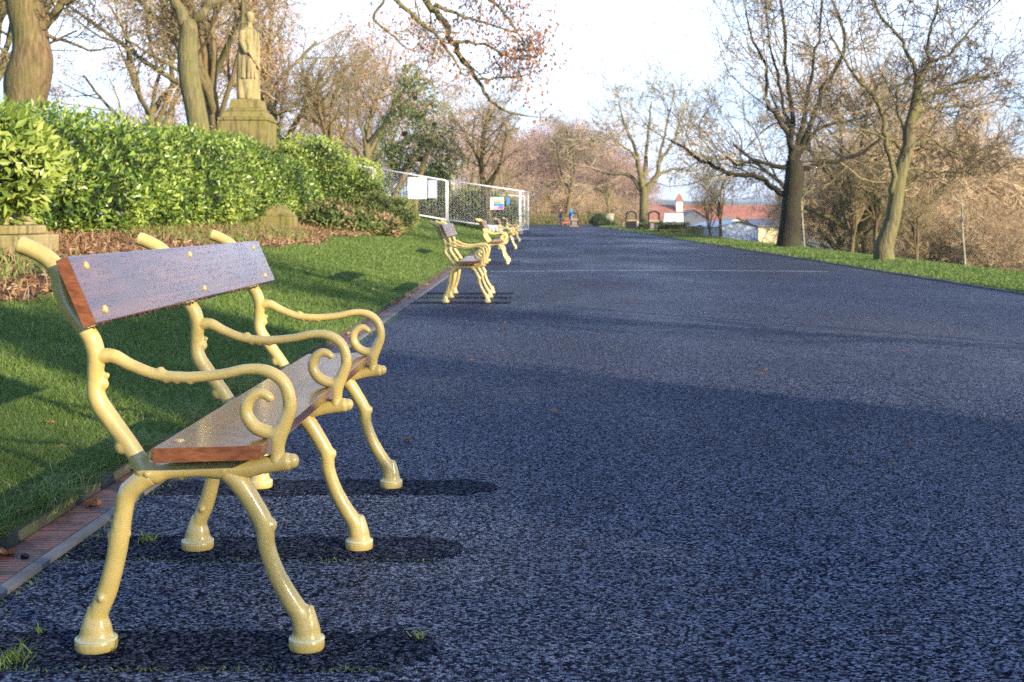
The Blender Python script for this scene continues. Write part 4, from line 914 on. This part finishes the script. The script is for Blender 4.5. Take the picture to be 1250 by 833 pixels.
hero('bare_tree', 22, 26, (1080, 324), [
    [(1079, 324, 12.5), (1084, 296, 10), (1089, 270, 9.5), (1094, 240, 9), (1100, 206, 8.5), (1109, 178, 7.5), (1109, 160, 7), (1117, 130, 6.5), (1123, 92, 6)],
    [(1091, 242, 7), (1086, 197, 5.5), (1079, 168, 5), (1077, 139, 4.4), (1056, 113, 3.6), (1035, 84, 2.8), (1012, 50, 2)],
    [(1123, 94, 5), (1109, 71, 4), (1096, 46, 3.4), (1074, 22, 2.6), (1060, -10, 1.8)],
    [(1123, 94, 5), (1136, 78, 4), (1157, 67, 3.2), (1178, 45, 2.6), (1200, 20, 1.8)],
    [(1136, 80, 3.6), (1131, 50, 3), (1138, 25, 2.6), (1141, -10, 1.8)],
    [(1104, 208, 3.2), (1125, 206, 2.6), (1149, 210, 2.2), (1180, 209, 1.8), (1210, 208, 1.2)],
    [(1112, 176, 4), (1136, 170, 3), (1165, 183, 2.4), (1195, 190, 1.6)],
    [(1110, 152, 4), (1130, 136, 3.2), (1149, 130, 2.8), (1186, 130, 2.2), (1220, 122, 1.4)],
    [(1107, 160, 4.4), (1096, 135, 3.4), (1096, 110, 2.8), (1111, 95, 2)],
    [(1117, 130, 4), (1140, 115, 3), (1175, 100, 2.4), (1215, 90, 1.6)],
    [(1101, 182, 4), (1085, 172, 3), (1050, 160, 2.4), (1020, 165, 1.6)]],
    'green barked bare tree forking low, the right-hand tree on the verge', 'bark_green', 'twig_dark', HC, 2.1, 9, depth=.28)
hero('bare_oak', 23, 95, (785, 284), [
    [(785, 284, 5.6), (785, 262, 5), (786, 240, 5), (786, 228, 5)],
    [(784, 234, 3), (768, 214, 2.2), (750, 212, 1.7), (729, 209, 1.2)], [(784, 230, 3.6), (779, 203, 2.6), (774, 180, 2), (763, 157, 1.5), (755, 130, 1)],
    [(786, 228, 3.6), (790, 192, 2.4), (795, 157, 1.6), (800, 120, 1)], [(789, 233, 4), (802, 214, 3), (806, 196, 2.4), (820, 177, 1.8), (829, 157, 1.2)],
    [(800, 216, 2.4), (822, 206, 1.8), (842, 208, 1.2)], [(786, 215, 2.4), (772, 190, 1.6), (752, 175, 1)], [(803, 200, 2), (812, 165, 1.5), (818, 132, 1)]],
    'spreading bare oak standing between the two black bins', 'bark_green', 'twig_pale', HC, 2.9, 6, rmin=.015, split=.06, depth=.5)
LB = dict(HC); LB['ang'] = (30, 70)
rt, _ = hero('old_tree', 24, 20, (28, 210), [
    [(28, 210, 27), (30, 150, 24), (31, 126, 24), (33, 101, 27), (39, 75, 25), (37, 43, 21), (30, 0, 22.5), (26, -60, 20), (30, -120, 16)],
    [(48, 34, 9), (62, 24, 6), (81, 4, 5), (100, -30, 4)], [(52, 42, 3), (70, 47, 2.4), (86, 52, 2), (108, 61, 1.5), (140, 60, 1)],
    [(20, -20, 9), (-20, -60, 7), (-60, -120, 5)], [(34, -70, 10), (80, -120, 7), (130, -150, 5), (190, -130, 3)], [(30, -110, 12), (20, -200, 8), (30, -280, 5)], [(30, -100, 9), (70, -180, 6), (110, -260, 4)]],
    'thick curved brown trunk rising behind the hedge at far left', 'bark_brown', 'twig_dark', LB, 1.6, 4, depth=.4)
def droop(t): return t.leafcards(2600, .088, .8, .6, zone=lambda a: (a[:, 0] > 3.2) & (a[:, 2] > 2.2))
hero('brown_leaved_oak', 25, 25, (240, 215), [
    [(243, 215, 15), (243, 165, 13.5), (239, 135, 13), (232, 100, 13), (229, 65, 12.5), (231, 40, 11), (229, 26, 10)],
    [(228, 30, 8), (216, 8, 6.5), (206, -20, 5.5), (190, -70, 4)], [(231, 32, 8), (248, 14, 6), (262, -4, 6), (290, -60, 6), (350, -110, 6), (430, -100, 5.5), (490, -45, 5), (519, 0, 4.6), (540, 20, 4.2), (552, 51, 3.6), (568, 74, 3), (583, 97, 2.4), (596, 118, 2), (622, 133, 1.6), (647, 138, 1)],
    [(400, -108, 4.5), (450, -40, 3.5), (483, 0, 3), (517, 31, 2.6), (535, 46, 2.2), (558, 77, 1.5)], [(400, -105, 3.5), (452, -30, 2.6), (470, 0, 2), (457, 24, 1.7), (478, 44, 1.4), (498, 61, 1)],
    [(505, -25, 4), (560, -30, 3), (600, 0, 2.4), (622, 25, 1.6), (640, 50, 1)], [(552, 51, 2.4), (590, 55, 1.8), (622, 68, 1.4), (648, 72, 1)], [(583, 97, 2), (610, 95, 1.5), (640, 92, 1)], [(300, -65, 4), (280, -130, 3), (300, -190, 2)],
    [(530, 5, 3), (565, 20, 2), (600, 30, 1.4), (630, 40, 1)]],
    'forked mossy oak behind the hedge whose limb droops brown leaves overhead', 'bark_green', 'twig_olive', LB, .85, 7, rmin=.0035, split=.02, depth=.15, leaf=droop, group=None)
# generic kinds, built once and copied
TA = auto(31, 15, .34, spread=(18, 55)); TB = auto(32, 13, .24, spread=(12, 38), nlimb=6)
DC = dict(levels=5, jit=.18, up=(.05, .04, .03, .02, .0), kids=(7, 6, 5, 5, 5), ang=(25, 60), ratio=(.5, .75))
TD = auto(33, 13, .22, cfg=DC, trunk=.16, nlimb=9, spread=(10, 62), rmin=.012)
TE = auto(34, 14, .20, cfg=dict(DC, kids=(7, 6, 5, 5, 4)), trunk=.3, nlimb=8, spread=(8, 34), rmin=.012)
gA = TA.finish('bare_tree', (-16.5, 31, T(-16.5, 31)), 'bark_green', 'twig_olive', 'bare tree with sky gap on its left, behind the hedge near the thick trunk', leaf=TA.leafcards(1800, .11, .3, .3), leafmat='orangeleaf')
gB = TB.finish('bare_tree', (-10.6, 40, T(-10.6, 40)), 'bark_brown', 'twig_olive', 'straight pale trunk just right of the forked oak')
gD = TD.finish('beech_tree', (14, 52, T(14, 52)), 'bark_green', 'twig_brown', 'brown twiggy tree of the wood below the verge', group='brown bare trees of the wood below the verge')
gE = TE.finish('slender_tree', (1.8, 150, T(1.8, 150)), 'bark_green', 'twig_pink', 'slender bare tree beyond the end of the path', group='bare trees beyond the end of the path')
TF = auto(36, 14, .2, cfg=dict(DC, kids=(6, 5, 4, 4, 3)), trunk=.22, nlimb=7, spread=(10, 45), rmin=.011)
gF = TF.finish('bare_tree', (-13.5, 96, T(-13.5, 96)), 'bark_green', 'twig_pink', 'open pinkish bare tree in the wood behind the hedge', 'open pinkish trees behind the hedge')
TO = auto(35, 14, .26, spread=(15, 50)); gO = TO.finish('orange_leaved_tree', (-13, 47, T(-13, 47)), 'bark_green', 'twig_brown', 'tree with scattered orange leaves in the wood behind the hedge', 'trees with orange leaves behind the hedge', TO.leafcards(5200, .12, .3, .6), 'orangeleaf')
rnd = random.Random(3)
HT = {}
for nm_, tr_ in (('A', TA), ('B', TB), ('D', TD), ('E', TE), ('O', TO), ('F', TF)): HT[nm_] = float(np.percentile(np.array([a[2] for a, _ in tr_.tips]), 97))
HT = {gA.name: HT['A'], gB.name: HT['B'], gD.name: HT['D'], gE.name: HT['E'], gF.name: HT['F'], gO.name: HT['O']}
print('tree heights', HT)
def put(src, px, Y, s_, rz=None, label=None, group=None, dz=0):
    """s_ above 2: the row of the photo the top of the crown reaches"""
    x = (px-VX)/F*Y
    if s_ > 2: s_ = (EYE-(s_-VY)/F*Y-T(x, Y)-dz)/HT[src.name]
    return dup(src, (x, Y, T(x, Y)+dz), rnd.uniform(0, 6.28) if rz is None else rz, label, group, s_)
# wood behind the hedge
for px, Y, s_ in ((190, 60, 1.0), (318, 62, 1.0), (450, 85, 1.1)):
    put(gO, px, Y, s_, label='tree with scattered orange leaves in the wood behind the hedge', group='trees with orange leaves behind the hedge')
gl_ = 'bare trees of the wood behind the hedge'
for px, Y, s_ in ((345, 62, .8), (408, 56, .75), (-30, 40, .9)):
    put(gA if rnd.random() > .4 else gB, px, Y, s_, label='bare mossy tree in the wood behind the hedge', group=gl_)
for px, Y, s_ in ((572, 80, 130), (612, 90, 150), (545, 92, 110)):
    put(gF, px, Y, float(s_), label='tan twiggy tree behind the fence', group='tan trees behind the fence')
for px, Y, s_ in ((480, 90, 110), (395, 95, 90), (300, 100, 80), (215, 100, 70), (165, 105, 110), (445, 110, 80), (535, 115, 90), (340, 85, 120), (190, 85, 110)):
    put(gF, px, Y, float(s_), label='distant brown tree in the wood behind the hedge', group='distant brown trees behind the hedge')
put(gB, 598, 62, 105., 1.0, label='pale leaning tree behind the fence right of the evergreen')
for px, Y, s_ in ((300, 110, 165), (350, 105, 165), (400, 108, 170), (450, 112, 175), (240, 105, 160), (180, 105, 150), (590, 118, 205), (560, 120, 195), (625, 122, 215)):
    put(gD, px, Y, float(s_), label='low brown thicket at the back of the wood behind the hedge', group='low thickets behind the hedge')
# beyond the end of the path
for px, Y, s_ in ((648, 152, 175), (664, 160, 155), (700, 158, 150), (716, 158, 165), (735, 165, 190), (750, 160, 200), (640, 145, 185), (722, 175, 160), (684, 175, 150), (764, 168, 205), (628, 150, 165), (610, 140, 150)):
    put(gE, px, Y, float(s_), label='slender bare tree beyond the end of the path', group='bare trees beyond the end of the path')
put(gB, 692, 140, 140., label='light green trunked tree behind the two walkers')
for px, Y, s_ in ((650, 145, 235), (680, 148, 232), (710, 146, 235), (737, 148, 238), (665, 155, 230), (725, 155, 228), (758, 150, 240)):
    put(gD, px, Y, float(s_), label='low twiggy thicket at the end of the path', group='thickets at the end of the path')
# right-hand wood
rl = 'brown twiggy tree of the wood below the verge'; rgp = 'brown bare trees of the wood below the verge'
for px, Y, s_ in ((1030, 60, 195), (1060, 64, 175), (1100, 60, 165), (1140, 66, 160), (1175, 62, 180), (1210, 70, 215), (1245, 62, 235), (1275, 66, 215), (1040, 85, 170), (1085, 85, 160), (1150, 88, 165), (1195, 90, 200), (1235, 92, 225),
                (1022, 100, 205), (1130, 110, 170), (1165, 50, 250), (1210, 48, 262), (1250, 50, 255), (1125, 54, 250), (1270, 100, 190)):
    put(gD, px, Y, float(s_), label=rl, group=rgp)
for px, Y, s_ in ((1040, 50, 180), (1058, 52, 190), (1071, 47, 185)):
    put(gB, px, Y, float(s_), label='sunlit trunk in the cluster left of the green barked tree', group='cluster of sunlit trunks below the verge')
put(gB, 1117, 42, 225., label='short sunlit trunk just right of the green barked tree')
for px, Y, h_, lab, sd in ((982, 46, 3.6, 'thin white birch stem beside the large dark trunked tree', 51), (1180, 44, 4.6, 'thin white birch at the right, in front of the brown wood', 52)):
    tb_ = auto(sd, h_, .042, cfg=dict(DC, kids=(4, 4, 3, 3, 3), levels=3), trunk=.72, nlimb=6, spread=(20, 50), rmin=.008, split=.02, lean=.08); x = (px-VX)/F*Y
    tb_.finish('birch_tree', (x, Y, T(x, Y)), 'bark_pale', 'twig_pale', lab)
put(gB, 879, 75, 195., label='small bare tree in front of the cream gable'); put(gB, 868, 90, 225., label='small bare tree left of the pale shed')
o = put(gE, 745, 120, 185., label='small bare tree above the verge left of the oak')
if 'group' in o: del o['group']
# trees off to the right whose shade falls on the path
for (x, y, s_, src) in ((19.5, -14.5, 1.0, gO), (27.5, -19.5, 1.2, gO)):
    dup(src, (x, y, T(x, y)), rnd.uniform(0, 6), label='bare tree beyond the right edge of the view beside the path', group='trees to the right of the view', scale=s_)
dup(gB, (8.6, 5.0, T(8.6, 5.0)), 1.0, label='bare tree on the verge just outside the right edge of the view', scale=.62)
EV = []  # unseen evergreens added to shade the near path, lower where sun reaches the bench
y = -13.0
while y < 0.3:
    if -5.9 < y < -2.15: h_ = 3.35+.25*math.sin(y*5)
    else: h_ = 5.5+.35*math.sin(y*2.1)+.25*math.sin(y*5.3)
    EV.append(('e', (7.75+.15*math.sin(y*3), y, h_/2-.1), (.85, .55, h_/2))); y += .55
shrub('shade_screen', 'unseen evergreen screen added behind the viewer to shade the near path', 'hedge', EV, 42000, .12, 'holly', 15, core=.9)
# holly / evergreen with leaning trunks
b = P(500, 225, 64); bz = T(b[0], 64)
hb = [('e', (0.6, 0, 3.0), (1.7, 1.3, 1.3)), ('e', (-.3, .4, 4.4), (1.5, 1.2, 1.4)), ('e', (1.3, .5, 4.9), (1.2, 1.1, 1.3)), ('e', (.3, 0, 6.3), (1.15, 1.0, 1.2)), ('e', (.1, 0, 7.3), (.7, .7, .8)), ('e', (-1.0, 0, 2.7), (1.0, .9, .9)), ('e', (2.0, 0, 3.0), (.9, .8, 1.0)), ('e', (.4, 0, 1.6), (1.9, 1.0, 1.0))]
hroot = shrub('evergreen_tree', 'dark evergreen holly with two leaning trunks above the fence', 'tree', hb, 15000, .15, 'holly', 9, core=.12, loc=(b[0], 64, bz))
g = G(); g.tubes([(spline([(-1.0, -.9, -.4, .2), (-.6, -.8, 1.2, .17), (.1, -.9, 2.6, .14), (.9, -.7, 4.0, .08)], 5)[:, :3], spline([(-1.0, -.9, -.4, .2), (-.6, -.8, 1.2, .17), (.1, -.9, 2.6, .14), (.9, -.7, 4.0, .08)], 5)[:, 3], 8),
                  (spline([(.3, -1.2, -.4, .22), (.5, -1.2, 1.4, .19), (.9, -1.2, 2.8, .15), (1.4, -1.0, 4.2, .08)], 5)[:, :3], spline([(.3, 0, -.4, .22), (.5, 0, 1.4, .19), (.9, 0, 2.8, .15), (1.4, 0, 4.2, .08)], 5)[:, 3], 8)])
g.build('trunk', 'bark_brown', hroot, smooth=True)

# ------------------------------------------------------------------ bins, blocks, people at the far end
def bin_(px, py, Y, label, gold=False, h=1.25):
    b = P(px, py, Y); root = empty('litter_bin', (b[0], Y, T(b[0], Y))); tag(root, label, 'litter bin')
    g = G(); g.box((0, 0, .36), (.78, .5, .72)); g.build('body', 'black', root)
    g = G()
    for dx in (-.36, .36): g.box((dx, 0, .93), (.08, .44, .42))
    g.build('posts', 'black', root)
    g = G(); n = 8; arc = [(.42*math.cos(math.pi*k/n), 1.10+.26*math.sin(math.pi*k/n)) for k in range(n+1)]; inn = [(.30*math.cos(math.pi*k/n), 1.10+.16*math.sin(math.pi*k/n)) for k in range(n, -1, -1)]
    for k in range(n): g.prism([arc[k], arc[k+1], inn[n-k-1], inn[n-k]], -.25, .25)
    g.build('arched_hood', 'black', root)
    g = G(); g.box((0, -.254, .66), (.70, .012, .10 if not gold else .14)); g.build('band', 'gold', root)
    if gold: g = G(); g.box((0, -.253, .33), (.5, .01, .36)); g.build('emblem_plate', 'c_grey', root); g = G(); g.box((0, -.25, .06), (.8, .05, .08)); g.build('base_band', 'gold', root)
    return root
bin_(770.5, 281, 88, 'black arched litter bin left of the bare oak'); bin_(798, 284, 82, 'black arched litter bin with gold bands right of the oak', True)
bin_(701, 276, 112, 'small dark bin with pale bands near the two walkers', True)
plinth('stone_block', 'yellow mossy stone block on the verge right of the bins', P(845, 0, 64)[0], 64, [('block', (.72, .6, -.1, .45, .98))], 'stone_moss', 'stone block')
plinth('stone_wall', 'low stone kerb wall running between bin and stone block', P(822, 0, 68)[0], 68, [('coping', (1.6, .4, .12, .22, 1)), ('wall', (1.5, .3, -.2, .117, 1))], 'stone_moss', 'wall')
shrub('low_hedge', 'low clipped hedge behind the yellow stone block', 'hedge', [('b', (P(820, 0, 72)[0], 72, .38), (1.0, .4, .28))], 2600, .10, 'holly', 12)
shrub('dark_bush', 'dark green rounded bush near the two walkers', 'shrub', [('e', (P(735, 0, 115)[0]-.3, 115, .75), (1.0, .8, .75)), ('e', (P(742, 0, 115)[0], 114.6, .4), (.8, .6, .4))], 3000, .12, 'holly', 13, tintb=-.3)
shrub('black_shrub', 'small dark shrub at the foot of the oak', 'shrub', [('e', (P(783, 0, 86)[0], 84, .28), (.6, .4, .35))], 1200, .09, 'holly', 14, tintb=-.4)
plinth('stone_pillar', 'pale stone pillar beside the dark rounded bush', P(744, 0, 118)[0], 118, [('shaft', (.8, .6, -.1, 1.1, 1)), ('cap', (.95, .75, 1.103, 1.22, .9))], 'stone_pale', 'pillar')
def far_bench():
    x, Y = P(693, 0, 119)[0]+1.0, 119; r_ = empty('dark_bench', (x-1.0+.35, Y, T(x, Y))); tag(r_, 'dark reddish bench beside the walkers at the path end', 'bench')
    g = G(); g.box((0, 0, .42), (1.3, .4, .06)); g.build('seat', 'brick', r_); g = G(); g.box((0, .2, .72), (1.3, .05, .3)); g.build('backrest', 'brick', r_)
    for dx in (-.55, .55): g = G(); g.box((dx, 0, .19), (.08, .36, .38)); g.build('leg', 'black', r_)
far_bench()
def person(px, Y, label, top, legs, hood=False, rz=0.0, h=1.72, stride=.16):
    x = (px-VX)/F*Y; g = G(); root = empty('person', (x, Y, T(x, Y)), rz); tag(root, label, 'person', None); s_ = h/1.75
    def tt(g, pts, k=10): g.tubes([(np.array([p[:3] for p in pts])*s_, np.array([p[3] for p in pts])*s_, k)], cap=True)
    def body(g, inf):
        tt(g, [(0, 0, .92, .14+inf), (0, 0, 1.1, .135+inf), (0, .0, 1.32, .165+inf), (0, 0, 1.44, .12+inf), (0, 0, 1.50, .06+inf*.5)])
        for sx_ in (-1, 1): tt(g, [(sx_*.17, 0, 1.42, .06+inf), (sx_*.25, -.02, 1.15, .05+inf), (sx_*.24, -.14, .93, .038+inf)])
    def legsf(g, inf):
        tt(g, [(0, 0, .95, .15+inf), (0, 0, .82, .14+inf)])
        for sx_ in (-1, 1): tt(g, [(sx_*.09, 0, .90, .095+inf), (sx_*.10, sx_*stride*.5-.03, .50, .065+inf), (sx_*.10, sx_*stride, .10, .045+inf)])
    body(g, 0); legsf(g, 0); tt(g, [(0, 0, 1.48, .055), (0, -.01, 1.60, .055)]); g.ell((0, -.015*s_, 1.645*s_), (.078*s_, .095*s_, .115*s_))
    g.ell((0, -.11*s_, 1.63*s_), (.016, .02, .02))
    for sx_ in (-1, 1):
        tt(g, [(sx_*.24, -.14, .93, .035), (sx_*.235, -.17, .84, .028)]); tt(g, [(sx_*.10, sx_*stride+.04, .045, .045), (sx_*.10, sx_*stride-.14, .035, .04)])
    bd_ = fuse(g, 'body', 'skin', .018, 2, root)
    g = G(); body(g, .022)
    if hood: g.ell((0, .02*s_, 1.65*s_), (.115*s_, .12*s_, .14*s_))
    fuse(g, 'jacket', top, .02, 2, root)
    g = G(); legsf(g, .016); fuse(g, 'trousers', legs, .02, 1, root)
    for sx_ in (-1, 1): g = G(); tt(g, [(sx_*.10, sx_*stride+.05, .05, .058), (sx_*.10, sx_*stride-.15, .04, .052)], 8); g.build('shoe', 'c_black', root, smooth=True)
    if not hood: g = G(); g.ell((0, .02*s_, 1.69*s_), (.09*s_, .10*s_, .10*s_)); g.build('hair', 'hair', root, smooth=True)
    return root
person(684, 117, 'person in dark jacket and blue jeans walking at the path end', 'c_black', 'c_jean', rz=R(60))
person(697, 116, 'person in a bright blue hooded coat walking at the path end', 'c_blue', 'c_grey', True, rz=R(-60))
g = G(); g.tubes([(np.array([(-.28, 0, .33), (0, 0, .34), (.25, 0, .36)]), np.array([.10, .12, .11]), 10), (np.array([(.25, 0, .38), (.38, 0, .52)]), np.array([.08, .06]), 8), (np.array([(.38, 0, .53), (.52, 0, .50)]), np.array([.07, .035]), 8), (np.array([(-.3, 0, .38), (-.45, 0, .52)]), np.array([.03, .015]), 6)]
                 + [(np.array([(dx, dy, .32), (dx-.03, dy, .16), (dx, dy, 0)]), np.array([.05, .032, .025]), 7) for dx in (-.25, .22) for dy in (-.07, .07)], cap=True)
dg_ = fuse(g, 'dog', 'dog', .015, 2); dg_.location = (P(690, 0, 116)[0], 116, T(3, 116)); tag(dg_, 'small reddish brown dog between the two walkers', 'dog')

# ------------------------------------------------------------------ town in the valley
def house(name, label, px0, px1, pye, pyr, Y, dep, wallm, roofm, cat='building', gable='x', nwin=0, group=None, chim=False):
    """eaves at pye, ridge at pyr; body down to the valley floor"""
    x0 = (px0-VX)/F*Y; x1 = (px1-VX)/F*Y; ze = EYE-(pye-VY)/F*Y; zr = EYE-(pyr-VY)/F*Y; xc = (x0+x1)/2; w_ = x1-x0; gz_ = min(T(xc, Y), ze-3)
    root = empty(name, (xc, Y, gz_)); tag(root, label, cat, group); he = ze-gz_; hr = zr-gz_
    g = G(); g.box((0, dep/2, he/2-.5), (w_, dep, he+1))
    if gable == 'y': g.prism([(-w_/2, he), (w_/2, he), (0, hr-.1)], 0, dep)
    g.build('wall', wallm, root)
    g = G()
    if gable == 'x':
        a, b_ = -w_/2-.3, w_/2+.3
        vs = [(a, -.4, he-.1), (b_, -.4, he-.1), (b_, dep/2, hr), (a, dep/2, hr), (a, dep+.4, he-.1), (b_, dep+.4, he-.1)]
        g.add(vs, q=[(0, 1, 2, 3), (3, 2, 5, 4)], t=[(0, 3, 4), (1, 5, 2)])
    else:
        for sg in (-1, 1):
            g.add([(sg*(w_/2+.3), -.3, he-.1), (0, -.3, hr), (0, dep+.3, hr), (sg*(w_/2+.3), dep+.3, he-.1)], q=[(0, 1, 2, 3)] if sg < 0 else [(3, 2, 1, 0)])
    rf = g.build('roof', roofm, root)
    if w_ > 25:
        for kk in range(6): g = G(); g.box((-w_/2+w_*(kk+.5)/6, dep*.22, he+(hr-he)*.42), (1.5, 2.2, 1.1)); g.build('dormer', 'slate' if kk % 2 else 'cream', rf)
        for kk in (.12, .47, .83): g = G(); g.box((-w_/2+w_*kk, dep/2, hr+.3), (1.0, .8, 1.7)); g.build('chimney', 'brick', rf)
    if chim: g = G(); g.box((w_*.3, dep/2, hr+.4), (.8, .8, 1.6)); g.build('chimney', 'brick', rf)
    for k in range(nwin):
        x = -w_/2+w_*(k+.5)/nwin; wn = G(); wn.box((x, -.03, he-1.6), (min(1.2, w_/nwin*.5), .08, 1.4)); wn.build('window', 'glass', root)
    return root
house('long_building', 'long brick building with a big red tiled roof in the valley', 762, 868, 277, 249.5, 210, 16, 'brick', 'rooftile', nwin=8)
house('long_building', 'second red roofed wing to the right, behind the trees', 866, 975, 272, 250, 225, 14, 'brick', 'rooftile', nwin=8)
house('dark_building', 'dark blue grey gabled building in front of the red roofs', 828, 866, 268, 256, 190, 8, 'slate', 'slate', gable='y', nwin=3)
t0 = empty('clock_tower', (P(829, 0, 205)[0], 205, -12)); tag(t0, 'small white turret with a red pyramid roof among the red roofs', 'tower')
zt = 17.5; g = G(); g.box((0, 0, 8.0), (1.15, 1.15, 19.0)); g.build('shaft', 'render_w', t0)
g = G(); g.add([(-.75, -.75, zt), (.75, -.75, zt), (.75, .75, zt), (-.75, .75, zt), (-.12, 0, zt+1.4), (.12, 0, zt+1.4)], q=[(0, 1, 5, 4), (2, 3, 4, 5), (3, 2, 1, 0)], t=[(1, 2, 5), (3, 0, 4)]); rf_ = g.build('roof', 'rooftile', t0)
t0.location = (P(829, 0, 216)[0], 216, EYE-(246-VY)/F*216-17.5)
house('pale_shed', 'large pale blue grey shed below the verge', 878, 926, 276, 270, 120, 20, 'shed', 'shed', gable='y')
house('cream_building', 'cream gabled building just behind the pale shed', 882, 918, 274, 265.5, 150, 10, 'cream', 'cream', gable='y')
house('cream_building', 'cream building to the right of the pale shed', 922, 956, 276, 267, 160, 10, 'cream', 'slate')
house('white_house', 'white gabled cottage in front of the red roofs', 822, 832, 268, 262, 170, 6, 'render_w', 'slate', gable='y', nwin=1)
house('white_house', 'white building with pale roof right of the second bin', 806, 830, 276, 269.5, 150, 7, 'cream', 'slate', nwin=2)
house('white_house', 'small white gable between the bin and the oak trunk', 775, 783, 272, 264, 180, 6, 'render_w', 'slate', gable='y', nwin=1)
def van(px, py, Y, label):
    b = P(px, py, Y); root = empty('white_van', tuple(b)); tag(root, label, 'van'); g = G(); g.prism([(-2.4, .35), (2.4, .35), (2.4, 2.1), (-1.3, 2.1), (-1.9, 1.25), (-2.4, 1.1)], -.9, .9); g.build('body', 'white', root)
    g = G(); g.prism([(-1.80, 1.35), (-1.30, 1.95), (-.8, 1.95), (-.8, 1.35)], -.915, .915); g.build('window', 'glass', root)
    for dx in (-1.5, 1.5): g = G(); g.tubes([(np.array([(dx, -.93, .33), (dx, .93, .33)]), np.array([.33, .33]), 14)], cap=True); g.build('wheel', 'black', root)
    root.rotation_euler = (0, 0, R(75))
van(822, 281, 150, 'white van parked end-on below the verge left of the yellow block')
# hills
def hill(name, Y0, Y1, prof, mat, n=90, sd=1):
    rg = np.random.default_rng(sd); g = G(); rows = 14; vs = []
    xs_ = np.linspace(-3500, 4500, n); ph = rg.random(6)*6
    for r_ in range(rows):
        t = r_/(rows-1); y = Y0+(Y1-Y0)*t
        for x in xs_:
            top = prof*(0.8+.2*np.sin(x*.0011+ph[0])+.10*np.sin(x*.004+ph[1])+.05*np.sin(x*.011+ph[2]))
            vs.append((x, y+60*np.sin(x*.003+ph[3]), -16+(top+16)*(math.sin(t*math.pi/2)**1.3)+3*np.sin(x*.02+r_)))
    g.add(vs, q=[(a*n+b, a*n+b+1, (a+1)*n+b+1, (a+1)*n+b) for a in range(rows-1) for b in range(n-1)])
    tag(g.build(name, mat, smooth=True), kind='structure')
def hillm():
    m = MT('hill_fields', 1, 0); v = m.world((1, 1, 0)); vr = m.n('ShaderNodeTexVoronoi'); vr.inputs['Scale'].default_value = .006; m.l(v, vr.inputs['Vector'])
    sp = m.n('ShaderNodeSeparateColor'); m.l(vr.outputs['Color'], sp.inputs[0])
    c = m.ramp(sp.outputs[0], [(0, (.05, .065, .03)), (.3, (.12, .16, .05)), (.5, (.08, .07, .05)), (.7, (.17, .15, .09)), (1, (.10, .14, .05))])
    c = m.mix(m.ramp(m.noise(v, .02, 5), [(.5, (0, 0, 0)), (.56, (.8,)*3)]), c, (.075, .06, .045)); m.col(c); return m.m
M['hill'] = hillm()
hill('near_hills', 700, 2300, 46, 'hill', sd=4); hill('far_hills', 2400, 5200, 118, 'hill', sd=9)
g = G(); g.box((0, 0, 1.6), (9, 7, 7)); hm = None
g = G(); w_ = 9; g.box((0, 0, 1.2), (w_, 7, 8), mat=0); g.add([(-w_/2-.3, -3.9, 5), (w_/2+.3, -3.9, 5), (w_/2+.3, 0, 8), (-w_/2-.3, 0, 8), (-w_/2-.3, 3.9, 5), (w_/2+.3, 3.9, 5)], q=[(0, 1, 2, 3), (3, 2, 5, 4)], t=[(0, 3, 4), (1, 5, 2)], mat=1)
hmesh = [g.mesh('hillside_house', ['render_w', 'slate']), g.mesh('hillside_house', ['brick', 'slate']), g.mesh('hillside_house', ['render_w', 'rooftile'])]
hill_o = [o for o in bpy.data.objects if o.name in ('near_hills', 'far_hills')]
bpy.context.view_layer.update()
cnt = 0
for k in range(400):
    Y = rnd.choice([rnd.uniform(750, 2200), rnd.uniform(900, 1500), rnd.uniform(2500, 3600)]); px = rnd.uniform(700, 965); x = (px-VX)/F*Y
    o = hill_o[0] if Y < 2300 else hill_o[1]
    ok, loc, nn, _ = o.ray_cast(Vector((x, Y, 900)), Vector((0, 0, -1)))
    if not ok: continue
    q = bpy.data.objects.new('hillside_house', hmesh[rnd.choice([0, 0, 1, 2])]); C.objects.link(q); q.location = (x, Y, loc.z-.5); q.rotation_euler = (0, 0, rnd.uniform(-.5, .5)); q.scale = (rnd.uniform(.8, 2.4), 1, rnd.uniform(.8, 1.2))
    tag(q, 'small distant house on the far side of the valley', 'house', 'distant houses across the valley'); cnt += 1
    if cnt >= 160: break
# air over the valley
g = G(); g.box((500, 2650, 62), (8400, 6400, 164)); o = g.build('haze', 'white'); o.data.materials.clear()
mh = bpy.data.materials.new('haze'); mh.use_nodes = True; t_ = mh.node_tree; t_.nodes.clear(); ou = t_.nodes.new('ShaderNodeOutputMaterial'); pv = t_.nodes.new('ShaderNodeVolumePrincipled')
pv.inputs['Color'].default_value = (.86, .92, 1, 1); pv.inputs['Density'].default_value = .00032; pv.inputs['Anisotropy'].default_value = .3
t_.links.new(pv.outputs[0], ou.inputs['Volume']); o.data.materials.append(mh); tag(o, kind='stuff')
